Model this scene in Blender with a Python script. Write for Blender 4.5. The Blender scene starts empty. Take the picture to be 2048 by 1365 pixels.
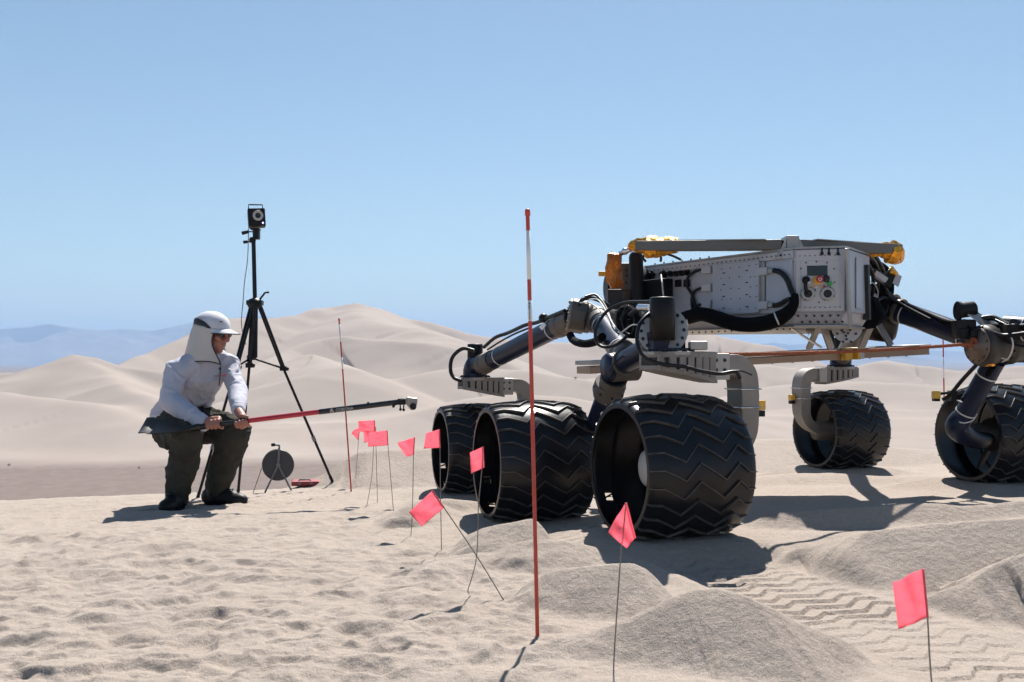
import bpy, bmesh, math, random
import numpy as np
from mathutils import Vector, Matrix, Quaternion, noise as mnoise

# ------------------------------------------------------------------ camera, sky, sun
scene = bpy.context.scene
C = scene.collection
FPX, CX, HY = 1991.0, 1024.0, 725.0       # focal length in photo pixels, centre column, horizon row
CAMZ = 0.62
cam_data = bpy.data.cameras.new('camera'); cam = bpy.data.objects.new('camera', cam_data); C.objects.link(cam)
cam_data.sensor_width = 36.0
cam_data.lens = FPX / 2048 * 36.0
cam_data.clip_start = 0.05; cam_data.clip_end = 60000
cam.location = (0, 0, CAMZ)
cam.rotation_euler = (math.radians(90), 0, 0)
cam_data.shift_y = (HY - 682.5) / 2048.0
cam_data.dof.use_dof = True; cam_data.dof.focus_distance = 4.6; cam_data.dof.aperture_fstop = 13.0
scene.camera = cam

SUN_EL, SUN_AZ = 53.0, 11.0               # azimuth to the right of the view direction (+Y)
world = bpy.data.worlds.new('World'); scene.world = world; world.use_nodes = True
wn = world.node_tree.nodes; wl = world.node_tree.links
for n in list(wn): wn.remove(n)
sky = wn.new('ShaderNodeTexSky'); sky.sky_type = 'NISHITA'; sky.sun_disc = False
sky.sun_elevation = math.radians(SUN_EL); sky.sun_rotation = math.radians(SUN_AZ)
sky.altitude = 200; sky.air_density = 1.0; sky.dust_density = 0.3; sky.ozone_density = 0.35
bg = wn.new('ShaderNodeBackground'); bg.inputs[1].default_value = 0.0565
wo = wn.new('ShaderNodeOutputWorld'); tint = wn.new('ShaderNodeMix'); tint.data_type = 'RGBA'; tint.blend_type = 'MULTIPLY'; tint.inputs[0].default_value = 1.0; tint.inputs[7].default_value = (0.925, 1.01, 0.99, 1)
wl.new(sky.outputs[0], tint.inputs[6]); wl.new(tint.outputs[2], bg.inputs[0]); wl.new(bg.outputs[0], wo.inputs[0])

sun_data = bpy.data.lights.new('sun', 'SUN'); sun = bpy.data.objects.new('sun', sun_data); C.objects.link(sun)
sun_data.energy = 5.0; sun_data.angle = math.radians(0.53); sun_data.color = (1.0, 0.955, 0.90)
az, el = math.radians(SUN_AZ), math.radians(SUN_EL)
to_sun = Vector((math.sin(az) * math.cos(el), math.cos(az) * math.cos(el), math.sin(el)))
sun.rotation_euler = to_sun.to_track_quat('Z', 'Y').to_euler(); sun.location = to_sun * 40
vs = scene.view_settings
vs.view_transform = 'Standard'; vs.look = 'None'; vs.exposure = 0.95; vs.gamma = 1.0; vs.use_curve_mapping = False
try:
    scene.cycles.volume_bounces = 1; scene.cycles.max_bounces = 5; scene.cycles.diffuse_bounces = 3; scene.cycles.glossy_bounces = 3; scene.cycles.use_denoising = True; scene.cycles.adaptive_threshold = 0.02
except Exception: pass

# ------------------------------------------------------------------ helpers
def PX(px, py, d):
    """the point at depth d metres that the photo shows at (px, py)"""
    return Vector(((px - CX) / FPX * d, d, CAMZ - (py - HY) / FPX * d))
def PZ(px, py, z):
    """the point at height z that the photo shows at (px, py)"""
    return PX(px, py, (CAMZ - z) * FPX / (py - HY))

def tag(o, label=None, cat=None, group=None, kind=None):
    if label: o['label'] = label
    if cat: o['category'] = cat
    if group: o['group'] = group
    if kind: o['kind'] = kind
    return o
def empty(name, loc=(0, 0, 0), parent=None):
    o = bpy.data.objects.new(name, None); C.objects.link(o); o.location = loc
    o.empty_display_size = 0.1
    if parent: o.parent = parent
    return o

class MB:
    """collects shapes into one mesh"""
    def __init__(self): self.v = []; self.f = []; self.s = []
    def add(self, vs_, fs, smooth=False):
        b = len(self.v); self.v += [tuple(p) for p in vs_]
        for f in fs: self.f.append(tuple(i + b for i in f)); self.s.append(smooth)
        return self
    def box(self, c, size, rot=None):
        c = Vector(c); hx, hy, hz = [s / 2 for s in size]; R = rot if rot is not None else Matrix.Identity(3)
        vs_ = [c + R @ Vector((x * hx, y * hy, z * hz)) for x in (-1, 1) for y in (-1, 1) for z in (-1, 1)]
        return self.add(vs_, [(0, 1, 3, 2), (4, 6, 7, 5), (0, 4, 5, 1), (2, 3, 7, 6), (0, 2, 6, 4), (1, 5, 7, 3)])
    def bar(self, a, b, w, h, up=(0, 0, 1)):
        a = Vector(a); b = Vector(b); x = (b - a).normalized(); y = Vector(up).cross(x)
        if y.length < 1e-4: y = Vector((1, 0, 0)).cross(x)
        y.normalize(); z = x.cross(y)
        R = Matrix((x, y, z)).transposed()
        return self.box((a + b) / 2, ((b - a).length, w, h), R)
    def tube(self, pts, r, n=12, caps=True, smooth=True):
        pts = [Vector(p) for p in pts]; m = len(pts)
        rs = r if isinstance(r, (list, tuple)) else [r] * m
        rings = []; prev = None
        for i, p in enumerate(pts):
            t = (pts[min(i + 1, m - 1)] - pts[max(i - 1, 0)])
            if t.length < 1e-9: t = Vector((0, 0, 1))
            t.normalize()
            if prev is None:
                a = Vector((0, 0, 1)) if abs(t.z) < .9 else Vector((1, 0, 0)); nx = t.cross(a).normalized()
            else:
                nx = (prev - t * prev.dot(t))
                nx = nx.normalized() if nx.length > 1e-6 else t.orthogonal().normalized()
            prev = nx; ny = t.cross(nx)
            rings.append([p + (nx * math.cos(k / n * 2 * math.pi) + ny * math.sin(k / n * 2 * math.pi)) * rs[i] for k in range(n)])
        vs_ = [q for rg in rings for q in rg]; fs = []
        for i in range(m - 1):
            for k in range(n):
                k2 = (k + 1) % n; fs.append((i * n + k, i * n + k2, (i + 1) * n + k2, (i + 1) * n + k))
        self.add(vs_, fs, smooth)
        if caps:
            self.add(rings[0], [tuple(range(n - 1, -1, -1))]); self.add(rings[-1], [tuple(range(n))])
        return self
    def cyl(self, a, b, r, r2=None, n=24): return self.tube([a, b], [r, r if r2 is None else r2], n)
    def lathe(self, a, axis, prof, n=32, smooth=True, a0=0.0):
        """prof: list of (distance along the axis, radius)"""
        axis = Vector(axis).normalized(); nx = axis.orthogonal().normalized()
        if abs(axis.z) < .9: nx = axis.cross(Vector((0, 0, 1))).normalized()
        ny = axis.cross(nx); a = Vector(a); vs_ = []; fs = []
        for (t, r) in prof:
            for k in range(n):
                th = a0 + k / n * 2 * math.pi; vs_.append(a + axis * t + (nx * math.cos(th) + ny * math.sin(th)) * r)
        for i in range(len(prof) - 1):
            for k in range(n):
                k2 = (k + 1) % n; fs.append((i * n + k, i * n + k2, (i + 1) * n + k2, (i + 1) * n + k))
        return self.add(vs_, fs, smooth)
    def prism(self, poly, ext, smooth=False):
        """poly: 3-D outline; ext: extrusion vector"""
        n = len(poly); ext = Vector(ext); poly = [Vector(p) for p in poly]
        vs_ = poly + [p + ext for p in poly]
        fs = [tuple(range(n - 1, -1, -1)), tuple(range(n, 2 * n))] + [(i, (i + 1) % n, n + (i + 1) % n, n + i) for i in range(n)]
        return self.add(vs_, fs, smooth)
    def ball(self, c, r, n=16, m=10, R=None):
        c = Vector(c); rx, ry, rz = r if isinstance(r, (list, tuple)) else (r, r, r); R = R if R is not None else Matrix.Identity(3)
        vs_ = [c + R @ Vector((0, 0, rz))]; fs = []
        for i in range(1, m):
            ph = math.pi * i / m
            for k in range(n):
                th = 2 * math.pi * k / n
                vs_.append(c + R @ Vector((rx * math.sin(ph) * math.cos(th), ry * math.sin(ph) * math.sin(th), rz * math.cos(ph))))
        vs_.append(c - R @ Vector((0, 0, rz))); L = len(vs_) - 1
        for k in range(n): fs.append((0, 1 + k, 1 + (k + 1) % n)); fs.append((L, L - n + (k + 1) % n, L - n + k))
        for i in range(m - 2):
            for k in range(n):
                a = 1 + i * n + k; b = 1 + i * n + (k + 1) % n; fs.append((a, a + n, b + n, b))
        return self.add(vs_, fs, True)
    def mesh(self, name):
        me = bpy.data.meshes.new(name); me.from_pydata(self.v, [], self.f); me.update()
        me.polygons.foreach_set('use_smooth', self.s)
        bm = bmesh.new(); bm.from_mesh(me); bmesh.ops.recalc_face_normals(bm, faces=bm.faces); bm.to_mesh(me); bm.free()
        return me
    def build(self, name, mat, parent=None, bevel=0, rel=None):
        """rel: origin; vertices are given in the parent's space"""
        if rel is not None:
            rel = Vector(rel); self.v = [tuple(Vector(p) - rel) for p in self.v]
        me = self.mesh(name); me.materials.append(mat)
        o = bpy.data.objects.new(name, me); C.objects.link(o)
        if rel is not None: o.location = rel
        if parent: o.parent = parent
        if bevel:
            b = o.modifiers.new('bevel', 'BEVEL'); b.width = bevel; b.segments = 2; b.limit_method = 'ANGLE'; b.angle_limit = math.radians(40)
        return o
def copy_tree(o, parent=None):
    c = o.copy(); C.objects.link(c); c.parent = parent
    for ch in list(o.children): copy_tree(ch, c)
    return c
def spline(pts, n=8):
    pts = [Vector(p) for p in pts]; out = []
    for i in range(len(pts) - 1):
        p0 = pts[max(i - 1, 0)]; p1 = pts[i]; p2 = pts[i + 1]; p3 = pts[min(i + 2, len(pts) - 1)]
        for k in range(n):
            t = k / n
            out.append(0.5 * ((2 * p1) + (p2 - p0) * t + (2 * p0 - 5 * p1 + 4 * p2 - p3) * t * t + (3 * p1 - p0 - 3 * p2 + p3) * t ** 3))
    out.append(pts[-1]); return out

# ------------------------------------------------------------------ materials
def mat(name, col, rough=0.6, metal=0.0, var=0.0, vscale=8.0, bump=0.0, bscale=40.0, rvar=0.0, spec=0.5, dust=0.0, dcol=(0.42, 0.36, 0.29), dscale=6.0, scratch=0.0):
    m = bpy.data.materials.new(name); m.use_nodes = True; nt = m.node_tree; N = nt.nodes; L = nt.links
    b = N['Principled BSDF']; b.inputs['Base Color'].default_value = (*col, 1); b.inputs['Roughness'].default_value = rough
    b.inputs['Metallic'].default_value = metal; b.inputs['Specular IOR Level'].default_value = spec
    tc = N.new('ShaderNodeTexCoord'); src = None
    def noise_(scale, detail=5, rough_=.6):
        n = N.new('ShaderNodeTexNoise'); n.inputs['Scale'].default_value = scale; n.inputs['Detail'].default_value = detail
        n.inputs['Roughness'].default_value = rough_; L.new(tc.outputs['Object'], n.inputs['Vector']); return n
    if var:
        n = noise_(vscale); mr = N.new('ShaderNodeMapRange'); L.new(n.outputs['Fac'], mr.inputs[0])
        mr.inputs[1].default_value = .3; mr.inputs[2].default_value = .7; mr.inputs[3].default_value = 1 - var; mr.inputs[4].default_value = 1 + var
        mx = N.new('ShaderNodeMix'); mx.data_type = 'RGBA'; mx.blend_type = 'MULTIPLY'; mx.inputs[0].default_value = 1
        mx.inputs[6].default_value = (*col, 1); L.new(mr.outputs[0], mx.inputs[7]); src = mx.outputs[2]
    if dust:
        n = noise_(dscale, 8, .7); mr = N.new('ShaderNodeMapRange'); L.new(n.outputs['Fac'], mr.inputs[0])
        mr.inputs[1].default_value = .42; mr.inputs[2].default_value = .72; mr.inputs[3].default_value = 0; mr.inputs[4].default_value = dust
        n2 = noise_(dscale * 14, 3); mm = N.new('ShaderNodeMath'); mm.operation = 'MULTIPLY_ADD'; L.new(n2.outputs['Fac'], mm.inputs[0]); mm.inputs[1].default_value = dust * .5; L.new(mr.outputs[0], mm.inputs[2])
        mx = N.new('ShaderNodeMix'); mx.data_type = 'RGBA'; L.new(mm.outputs[0], mx.inputs[0])
        if src: L.new(src, mx.inputs[6])
        else: mx.inputs[6].default_value = (*col, 1)
        mx.inputs[7].default_value = (*dcol, 1); src = mx.outputs[2]
        rr = N.new('ShaderNodeMapRange'); L.new(mm.outputs[0], rr.inputs[0]); rr.inputs[3].default_value = rough; rr.inputs[4].default_value = .9; L.new(rr.outputs[0], b.inputs['Roughness'])
    elif rvar:
        n = noise_(vscale * 1.7); mr = N.new('ShaderNodeMapRange'); L.new(n.outputs['Fac'], mr.inputs[0]); mr.inputs[1].default_value = .3; mr.inputs[2].default_value = .7
        mr.inputs[3].default_value = max(0.03, rough - rvar); mr.inputs[4].default_value = min(1, rough + rvar); L.new(mr.outputs[0], b.inputs['Roughness'])
    if src: L.new(src, b.inputs['Base Color'])
    if bump:
        n = noise_(bscale); bp = N.new('ShaderNodeBump'); bp.inputs['Strength'].default_value = 1; bp.inputs['Distance'].default_value = bump
        L.new(n.outputs['Fac'], bp.inputs['Height']); L.new(bp.outputs[0], b.inputs['Normal'])
    return m

M = {}
M['wheel'] = mat('wheel_black', (0.006, 0.0065, 0.009), .27, 0.0, .25, 12, .0015, 9, .14, dust=.05, dscale=9, dcol=(.09, .07, .055), spec=.29)
M['grouser'] = mat('grouser_worn', (0.06, 0.057, 0.055), .40, .5, .4, 30, dust=.2, dscale=12, dcol=(.22, .19, .16))
M['blue'] = mat('blue_anodised', (0.007, 0.013, 0.034), .34, .2, .15, 10, .0004, 30, .1, dust=.04, dscale=5, dcol=(.2, .17, .15), spec=.3)
M['alu'] = mat('bare_aluminium', (0.36, 0.345, 0.325), .42, .8, .12, 14, .0004, 60, .12, dust=.25, dscale=6, dcol=(.36, .30, .25))
M['alu_dusty'] = mat('dusty_aluminium', (0.27, 0.25, 0.225), .55, .4, .15, 14, .0005, 50, .1, dust=.55, dscale=4, dcol=(.20, .165, .135))
M['titan'] = mat('dull_titanium', (0.105, 0.09, 0.077), .46, .4, .15, 12, .0005, 50, .1, dust=.25, dscale=5, dcol=(.16, .13, .105))
M['titan_dark'] = mat('dark_titanium', (0.045, 0.038, 0.032), .46, .3, .2, 12, .0005, 50, .1, dust=.12, dscale=5, dcol=(.12, .10, .08))
M['panel'] = mat('brushed_panel', (0.42, 0.425, 0.455), .48, .25, .10, 5, .0003, 80, .1, dust=.10, dscale=3, dcol=(.32, .29, .27))
M['panel_pale'] = mat('painted_panel', (0.48, 0.465, 0.465), .55, .1, .05, 6, 0, 40, .1, dust=.10, dscale=4, dcol=(.32, .29, .26))
M['black'] = mat('black_plastic', (0.006, 0.006, 0.007), .45, 0, .2, 20, .0003, 120, .12, dust=.02, dcol=(.15, .13, .11), spec=.22)
M['blackmatte'] = mat('black_fabric_sleeve', (0.005, 0.005, 0.006), .9, 0, .2, 30, .0012, 160, spec=.1)
M['cable'] = mat('cable_rubber', (0.007, 0.007, 0.008), .40, 0, .2, 40, 0, 40, .1, dust=.02, dcol=(.2, .17, .15), spec=.3)
M['wire_white'] = mat('pale_wire', (0.62, 0.60, 0.56), .5, 0, .1, 30)
M['dark'] = mat('dark_recess', (0.02, 0.021, 0.023), .6, .2, .2, 20)
M['brownmetal'] = mat('brown_metal', (0.16, 0.12, 0.095), .5, .5, .25, 9, .0004, 40, .1)
M['bolt'] = mat('dark_bolt', (0.03, 0.03, 0.032), .4, .7)
M['steel'] = mat('polished_steel', (0.62, 0.62, 0.63), .22, 1.0, .05, 20)
M['hubgrey'] = mat('hub_grey', (0.40, 0.385, 0.375), .5, .3, .08, 10, dust=.2)
M['bargrey'] = mat('bar_grey', (0.13, 0.122, 0.108), .5, .3, .15, 6, 0, 30, .1)
M['letter'] = mat('faded_lettering', (0.34, 0.33, 0.31), .5, 0, .3, 120)
M['rope'] = mat('orange_rope', (0.26, 0.068, 0.022), .8, 0, .25, 60, .002, 200)
M['tan'] = mat('sandlit_metal', (0.36, 0.25, 0.17), .5, .25, .1, 5, 0, 30, .1)  # bare metal with the sand's reflected light put into its colour
M['yellow'] = mat('amber_box', (0.62, 0.34, 0.03), .35, 0, .2, 30)
M['red'] = mat('red_button', (0.5, 0.02, 0.025), .35)
M['ambr'] = mat('amber_ring', (0.75, 0.36, 0.02), .4)
M['green'] = mat('green_button', (0.03, 0.33, 0.09), .4)
M['screen'] = mat('dark_screen', (0.012, 0.022, 0.02), .25)
M['polered'] = mat('pole_red', (0.50, 0.04, 0.018), .42, 0, .12, 30, dust=.08)
M['polewhite'] = mat('pole_white', (0.74, 0.75, 0.77), .4, 0, .06, 30)
M['wire'] = mat('flag_wire', (0.20, 0.185, 0.165), .45, .8, .15, 50)
M['tripod'] = mat('tripod_black', (0.007, 0.007, 0.008), .4, 0, .2, 20, 0, 40, .1, spec=.25)
M['grey'] = mat('grey_plastic', (0.16, 0.16, 0.165), .5, 0, .15, 15)
M['trunk_twig'] = mat('dry_twig', (0.13, 0.10, 0.06), .9, 0, .3, 20)

def kapton():
    m = mat('amber_foil', (0.74, 0.31, 0.022), .17, .65, .45, 9, .012, 22, .1); return m
M['kapton'] = kapton()
M['kapton_dark'] = mat('amber_foil_dark', (0.42, 0.12, 0.012), .24, .55, .5, 14, .012, 30, .1)

def flag_mat():
    m = bpy.data.materials.new('pink_flag_vinyl'); m.use_nodes = True; nt = m.node_tree; N = nt.nodes; L = nt.links
    b = N['Principled BSDF']; b.inputs['Base Color'].default_value = (1.0, 0.36, 0.42, 1); b.inputs['Roughness'].default_value = .45
    t = N.new('ShaderNodeBsdfTranslucent'); t.inputs[0].default_value = (1.0, 0.36, 0.42, 1)
    mx = N.new('ShaderNodeMixShader'); mx.inputs[0].default_value = .78
    out = N['Material Output']; L.new(b.outputs[0], mx.inputs[1]); L.new(t.outputs[0], mx.inputs[2]); L.new(mx.outputs[0], out.inputs[0])
    tc = N.new('ShaderNodeTexCoord'); n = N.new('ShaderNodeTexNoise'); n.inputs['Scale'].default_value = 45; n.inputs['Detail'].default_value = 3; L.new(tc.outputs['Object'], n.inputs[0])
    bp = N.new('ShaderNodeBump'); bp.inputs['Distance'].default_value = .003; L.new(n.outputs[0], bp.inputs['Height']); L.new(bp.outputs[0], b.inputs['Normal']); L.new(bp.outputs[0], t.inputs['Normal'])
    return m
M['flag'] = flag_mat()

def sand_mat():
    m = bpy.data.materials.new('sand'); m.use_nodes = True; nt = m.node_tree; N = nt.nodes; L = nt.links
    b = N['Principled BSDF']; b.inputs['Roughness'].default_value = .95; b.inputs['Specular IOR Level'].default_value = .12
    geo = N.new('ShaderNodeNewGeometry'); sep = N.new('ShaderNodeSeparateXYZ'); L.new(geo.outputs['Position'], sep.inputs[0])
    def noise_(scale, detail=4, r=.55):
        n = N.new('ShaderNodeTexNoise'); n.inputs['Scale'].default_value = scale; n.inputs['Detail'].default_value = detail; n.inputs['Roughness'].default_value = r
        L.new(geo.outputs['Position'], n.inputs['Vector']); return n
    def rng(src, a, b_, c, d):
        r = N.new('ShaderNodeMapRange'); L.new(src, r.inputs[0]); r.inputs[1].default_value = a; r.inputs[2].default_value = b_; r.inputs[3].default_value = c; r.inputs[4].default_value = d; return r.outputs[0]
    def mix(fac, a, b_, blend='MIX'):
        x = N.new('ShaderNodeMix'); x.data_type = 'RGBA'; x.blend_type = blend
        for s, i in ((fac, 0), (a, 6), (b_, 7)):
            if isinstance(s, (int, float)): x.inputs[i].default_value = s
            elif isinstance(s, tuple): x.inputs[i].default_value = s
            else: L.new(s, x.inputs[i])
        return x.outputs[2]
    grain = noise_(330, 3, .75); fine = noise_(42, 5, .65); broad = noise_(2.3, 4)
    c1 = mix(rng(broad.outputs[0], .3, .7, 0, 1), (0.357, 0.301, 0.255, 1), (0.390, 0.333, 0.285, 1))
    c2 = mix(rng(fine.outputs[0], .3, .7, 0, 1), (0.90, 0.90, 0.90, 1), (1.06, 1.05, 1.04, 1)); c3 = mix(1.0, c1, c2, 'MULTIPLY')
    gr = rng(grain.outputs[0], .30, .70, .72, 1.24)
    spec = N.new('ShaderNodeTexVoronoi'); spec.inputs['Scale'].default_value = 300; L.new(geo.outputs['Position'], spec.inputs['Vector'])
    dk = rng(spec.outputs['Distance'], .0, .36, .80, 1.0)
    c4 = mix(1.0, mix(1.0, c3, gr, 'MULTIPLY'), dk, 'MULTIPLY')
    # far plain: pinkish gravel soil between the dunes
    big = noise_(.012, 5, .6); bs = N.new('ShaderNodeMath'); bs.operation = 'MULTIPLY_ADD'; L.new(big.outputs[0], bs.inputs[0]); bs.inputs[1].default_value = 0.9; L.new(sep.outputs[2], bs.inputs[2])
    pl = rng(bs.outputs[0], -18.7, -19.25, 0, 1)
    pln = noise_(.35, 6, .7)
    plc = mix(rng(pln.outputs[0], .3, .7, 0, 1), (0.144, 0.110, 0.094, 1), (0.194, 0.153, 0.134, 1))
    dn = noise_(.03, 5, .6)
    dune = mix(rng(dn.outputs[0], .3, .7, 0, 1), (0.286, 0.239, 0.206, 1), (0.326, 0.279, 0.243, 1))
    dist = rng(sep.outputs[1], 14, 60, 0, 1)
    c5 = mix(dist, c4, dune); c6 = mix(pl, c5, plc); L.new(c6, b.inputs['Base Color'])
    # relief of grains and tiny ripples
    bp = N.new('ShaderNodeBump'); bp.inputs['Distance'].default_value = .0026; bp.inputs['Strength'].default_value = 1.0; L.new(grain.outputs[0], bp.inputs['Height'])
    bp2 = N.new('ShaderNodeBump'); bp2.inputs['Distance'].default_value = .010; bp2.inputs['Strength'].default_value = .8; L.new(fine.outputs[0], bp2.inputs['Height']); L.new(bp.outputs[0], bp2.inputs['Normal'])
    L.new(bp2.outputs[0], b.inputs['Normal'])
    return m
M['sand'] = sand_mat()
# ------------------------------------------------------------------ the ground
def _h(ix, iy, seed):
    h = (ix.astype(np.int64) * 374761393 + iy.astype(np.int64) * 668265263 + seed * 974634777) & 0xffffffff
    h = ((h ^ (h >> 13)) * 1274126177) & 0xffffffff
    return ((h ^ (h >> 16)) & 0xffffff) / float(0xffffff)
def vnoise(x, y, seed=0):
    ix = np.floor(x); iy = np.floor(y); fx = x - ix; fy = y - iy
    fx = fx * fx * fx * (fx * (fx * 6 - 15) + 10); fy = fy * fy * fy * (fy * (fy * 6 - 15) + 10)
    a = _h(ix, iy, seed); b = _h(ix + 1, iy, seed); c = _h(ix, iy + 1, seed); d = _h(ix + 1, iy + 1, seed)
    return (a + (b - a) * fx) * (1 - fy) + (c + (d - c) * fx) * fy
def fbm(x, y, oct=4, seed=0, gain=.5):
    s = 0; a = 1; t = 0
    for o in range(oct):
        s = s + a * (vnoise(x, y, seed + o * 17) * 2 - 1); t += a; a *= gain
        x, y = x * 1.9 + y * .55 + 3.7, y * 1.9 - x * .55 + 9.1
    return s / t
def sstep(a, b, x):
    t = np.clip((x - a) / (b - a), 0, 1); return t * t * (3 - 2 * t)
def seg_field(x, y, pts):
    """distance to a polyline, height of the nearest crest point and side (+ = behind)"""
    best = np.full(x.shape, 1e18); z = np.zeros(x.shape); side = np.zeros(x.shape)
    for (x0, y0, z0), (x1, y1, z1) in zip(pts[:-1], pts[1:]):
        dx, dy = x1 - x0, y1 - y0; L2 = dx * dx + dy * dy + 1e-12
        t = np.clip(((x - x0) * dx + (y - y0) * dy) / L2, 0, 1)
        ex = x - (x0 + t * dx); ey = y - (y0 + t * dy); d = ex * ex + ey * ey
        m = d < best
        best = np.where(m, d, best); z = np.where(m, z0 + t * (z1 - z0), z)
        side = np.where(m, (dx * ey - dy * ex) / (np.sqrt(L2) * (np.sqrt(d) + 1e-6)), side)
    return np.sqrt(best), z, side
def ridge(x, y, pts, front, back, w, reach=None):
    if reach:
        xs = [p[0] for p in pts]; ys = [p[1] for p in pts]
        m = (x > min(xs) - reach) & (x < max(xs) + reach) & (y > min(ys) - reach) & (y < max(ys) + reach)
        out = np.full(x.shape, -9.0)
        if m.any(): out[m] = ridge(x[m], y[m], pts, front, back, w)
        return out
    d, z, s = seg_field(x, y, pts)
    sl = front + (back - front) * (.5 + .5 * s)
    return z - sl * (np.sqrt(d * d + w * w) - w)
def smax(a, b, k):
    h = np.clip(.5 + .5 * (a - b) / k, 0, 1); return b + (a - b) * h + k * h * (1 - h)

TH = math.radians(18.5)
W1 = Vector((0.544, 3.43, 0.25))
UD = Vector((math.cos(TH), math.sin(TH), 0)); VD = Vector((-math.sin(TH), math.cos(TH), 0))

def crest(lst): return [tuple(p) for p in spline([PZ(*p) for p in lst], 3)]
NEAR = [  # (crest points as photo column, row, height), front slope, back slope, crest roundness
 (crest([(860, 1400, -.08), (980, 1350, -.03), (1120, 1296, .02), (1255, 1243, .075), (1360, 1196, .12), (1430, 1182, .135), (1520, 1206, .115), (1620, 1252, .06), (1700, 1295, .01)]), .60, .62, .014),
 (crest([(1035, 1195, -.01), (1066, 1163, .04), (1120, 1141, .08), (1190, 1133, .10), (1258, 1135, .096), (1302, 1162, .05), (1340, 1205, -.01)]), .62, .62, .010),
 (crest([(900, 1088, -.01), (930, 1068, .03), (985, 1047, .078), (1050, 1041, .085), (1085, 1058, .04)]), .56, .6, .012),
 (crest([(960, 1122, -.01), (1030, 1081, .065), (1110, 1076, .07), (1175, 1088, .045), (1205, 1115, -.01)]), .54, .55, .012),
 (crest([(770, 1190, -.035), (870, 1142, .0), (960, 1110, .02)]), .30, .3, .04),
 (crest([(765, 1058, -.05), (825, 1018, .012), (885, 991, .045), (960, 988, .05)]), .50, .5, .016),
 (crest([(1530, 1140, -.03), (1600, 1112, .0), (1670, 1090, .045), (1740, 1068, .10), (1800, 1060, .112), (1900, 1050, .125), (2048, 1037, .145), (2250, 1030, .15)]), .58, .55, .008),
 (crest([(1470, 1062, -.01), (1520, 1037, .05), (1600, 1025, .07), (1700, 1016, .08), (1800, 1008, .085), (1870, 1006, .085), (1950, 1012, .07), (2060, 1002, .075), (2250, 995, .08)]), .55, .5, .009),
 (crest([(1850, 1212, -.02), (1950, 1162, .055), (2010, 1127, .095), (2060, 1110, .12), (2200, 1098, .14)]), .58, .55, .012),
 (crest([(560, 975, -.259), (640, 948, -.164), (695, 918, -.058), (740, 899, .008), (800, 899, .008), (880, 897, .015), (980, 900, .005), (1150, 902, -.002)]), .34, .45, .025),
 (crest([(1300, 892, -.01), (1450, 884, .01), (1530, 878, .022), (1610, 880, .018), (1720, 889, -.01), (1850, 898, -.04), (2060, 905, -.06), (2300, 905, -.06)]), .2, .4, .10),
 (crest([(1500, 965, -.06), (1600, 950, -.03), (1750, 957, -.03), (1900, 958, -.03), (2060, 975, -.04)]), .2, .25, .08),
]
def far(px, py, d): p = PX(px, py, d); return tuple(p)
FAR = [  # dune crests several hundred metres away
 ([far(180, 760, 390), far(240, 738, 420), far(300, 713, 455), far(390, 672, 500), (far(470, 640, 545)), far(540, 640, 570), far(600, 630, 600), far(632, 618, 620), far(705, 610, 650), far(765, 624, 660), far(805, 640, 655), far(870, 650, 640), far(930, 664, 630), far(980, 675, 620), far(1080, 690, 600)], .42, .5, 2.4),
 ([far(705, 612, 648), far(735, 640, 560), far(790, 652, 520), far(835, 656, 500), far(880, 690, 440)], .34, .36, 8),
 ([far(400, 760, 330), far(490, 735, 370), far(580, 702, 420), far(640, 682, 440), far(692, 675, 450), (far(760, 682, 440)), far(850, 690, 430), far(920, 702, 420), far(1000, 725, 380)], .44, .5, 2),
 ([far(560, 735, 330), far(595, 712, 350), far(640, 722, 330), far(680, 735, 310)], .36, .45, 5),
 ([far(-400, 770, 420), far(-120, 752, 400), far(30, 746, 390), far(100, 728, 380), far(150, 714, 375), far(190, 719, 365), far(235, 738, 350), far(330, 752, 340), far(420, 765, 320)], .44, .46, 1.8),
 ([far(150, 715, 374), far(200, 745, 330), far(270, 790, 280), far(380, 830, 250)], .34, .42, 2.5),
 ([far(-300, 800, 280), far(0, 790, 270), far(90, 800, 262), far(180, 812, 255), far(300, 838, 240)], .3, .3, 4),
 ([far(650, 800, 300), far(780, 765, 330), far(880, 745, 350), far(950, 735, 360), far(1050, 745, 350), far(1180, 760, 330)], .33, .5, 2),
 ([far(720, 870, 240), far(830, 835, 260), far(930, 805, 275), far(1020, 790, 285), far(1150, 800, 280), far(1300, 825, 270)], .26, .3, 5),
 ([far(1080, 690, 600), far(1180, 690, 600), far(1280, 676, 600), far(1370, 661, 600), far(1430, 669, 600), far(1500, 686, 590), far(1545, 694, 580), far(1600, 712, 570)], .36, .5, 3),
 ([far(1200, 760, 400), far(1330, 738, 410), far(1450, 728, 420), far(1560, 735, 420), far(1650, 748, 420)], .3, .4, 5),
 ([far(1620, 765, 420), far(1700, 748, 450), far(1760, 730, 470), far(1795, 722, 480), far(1850, 733, 480), far(1930, 743, 470), far(2010, 738, 470), far(2100, 728, 470), far(2300, 720, 470)], .34, .45, 2.2),
 ([far(1450, 800, 330), far(1600, 775, 345), far(1750, 768, 350), far(1900, 775, 345), far(2100, 760, 350), far(2300, 760, 350)], .24, .3, 6),
]
PLAIN = -20.0
SEATS = [(.549, 3.46, .255), (.085, 4.15, .205), (-.205, 5.53, .135), (2.08, 6.30, .19), (2.46, 5.03, .255)]
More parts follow.
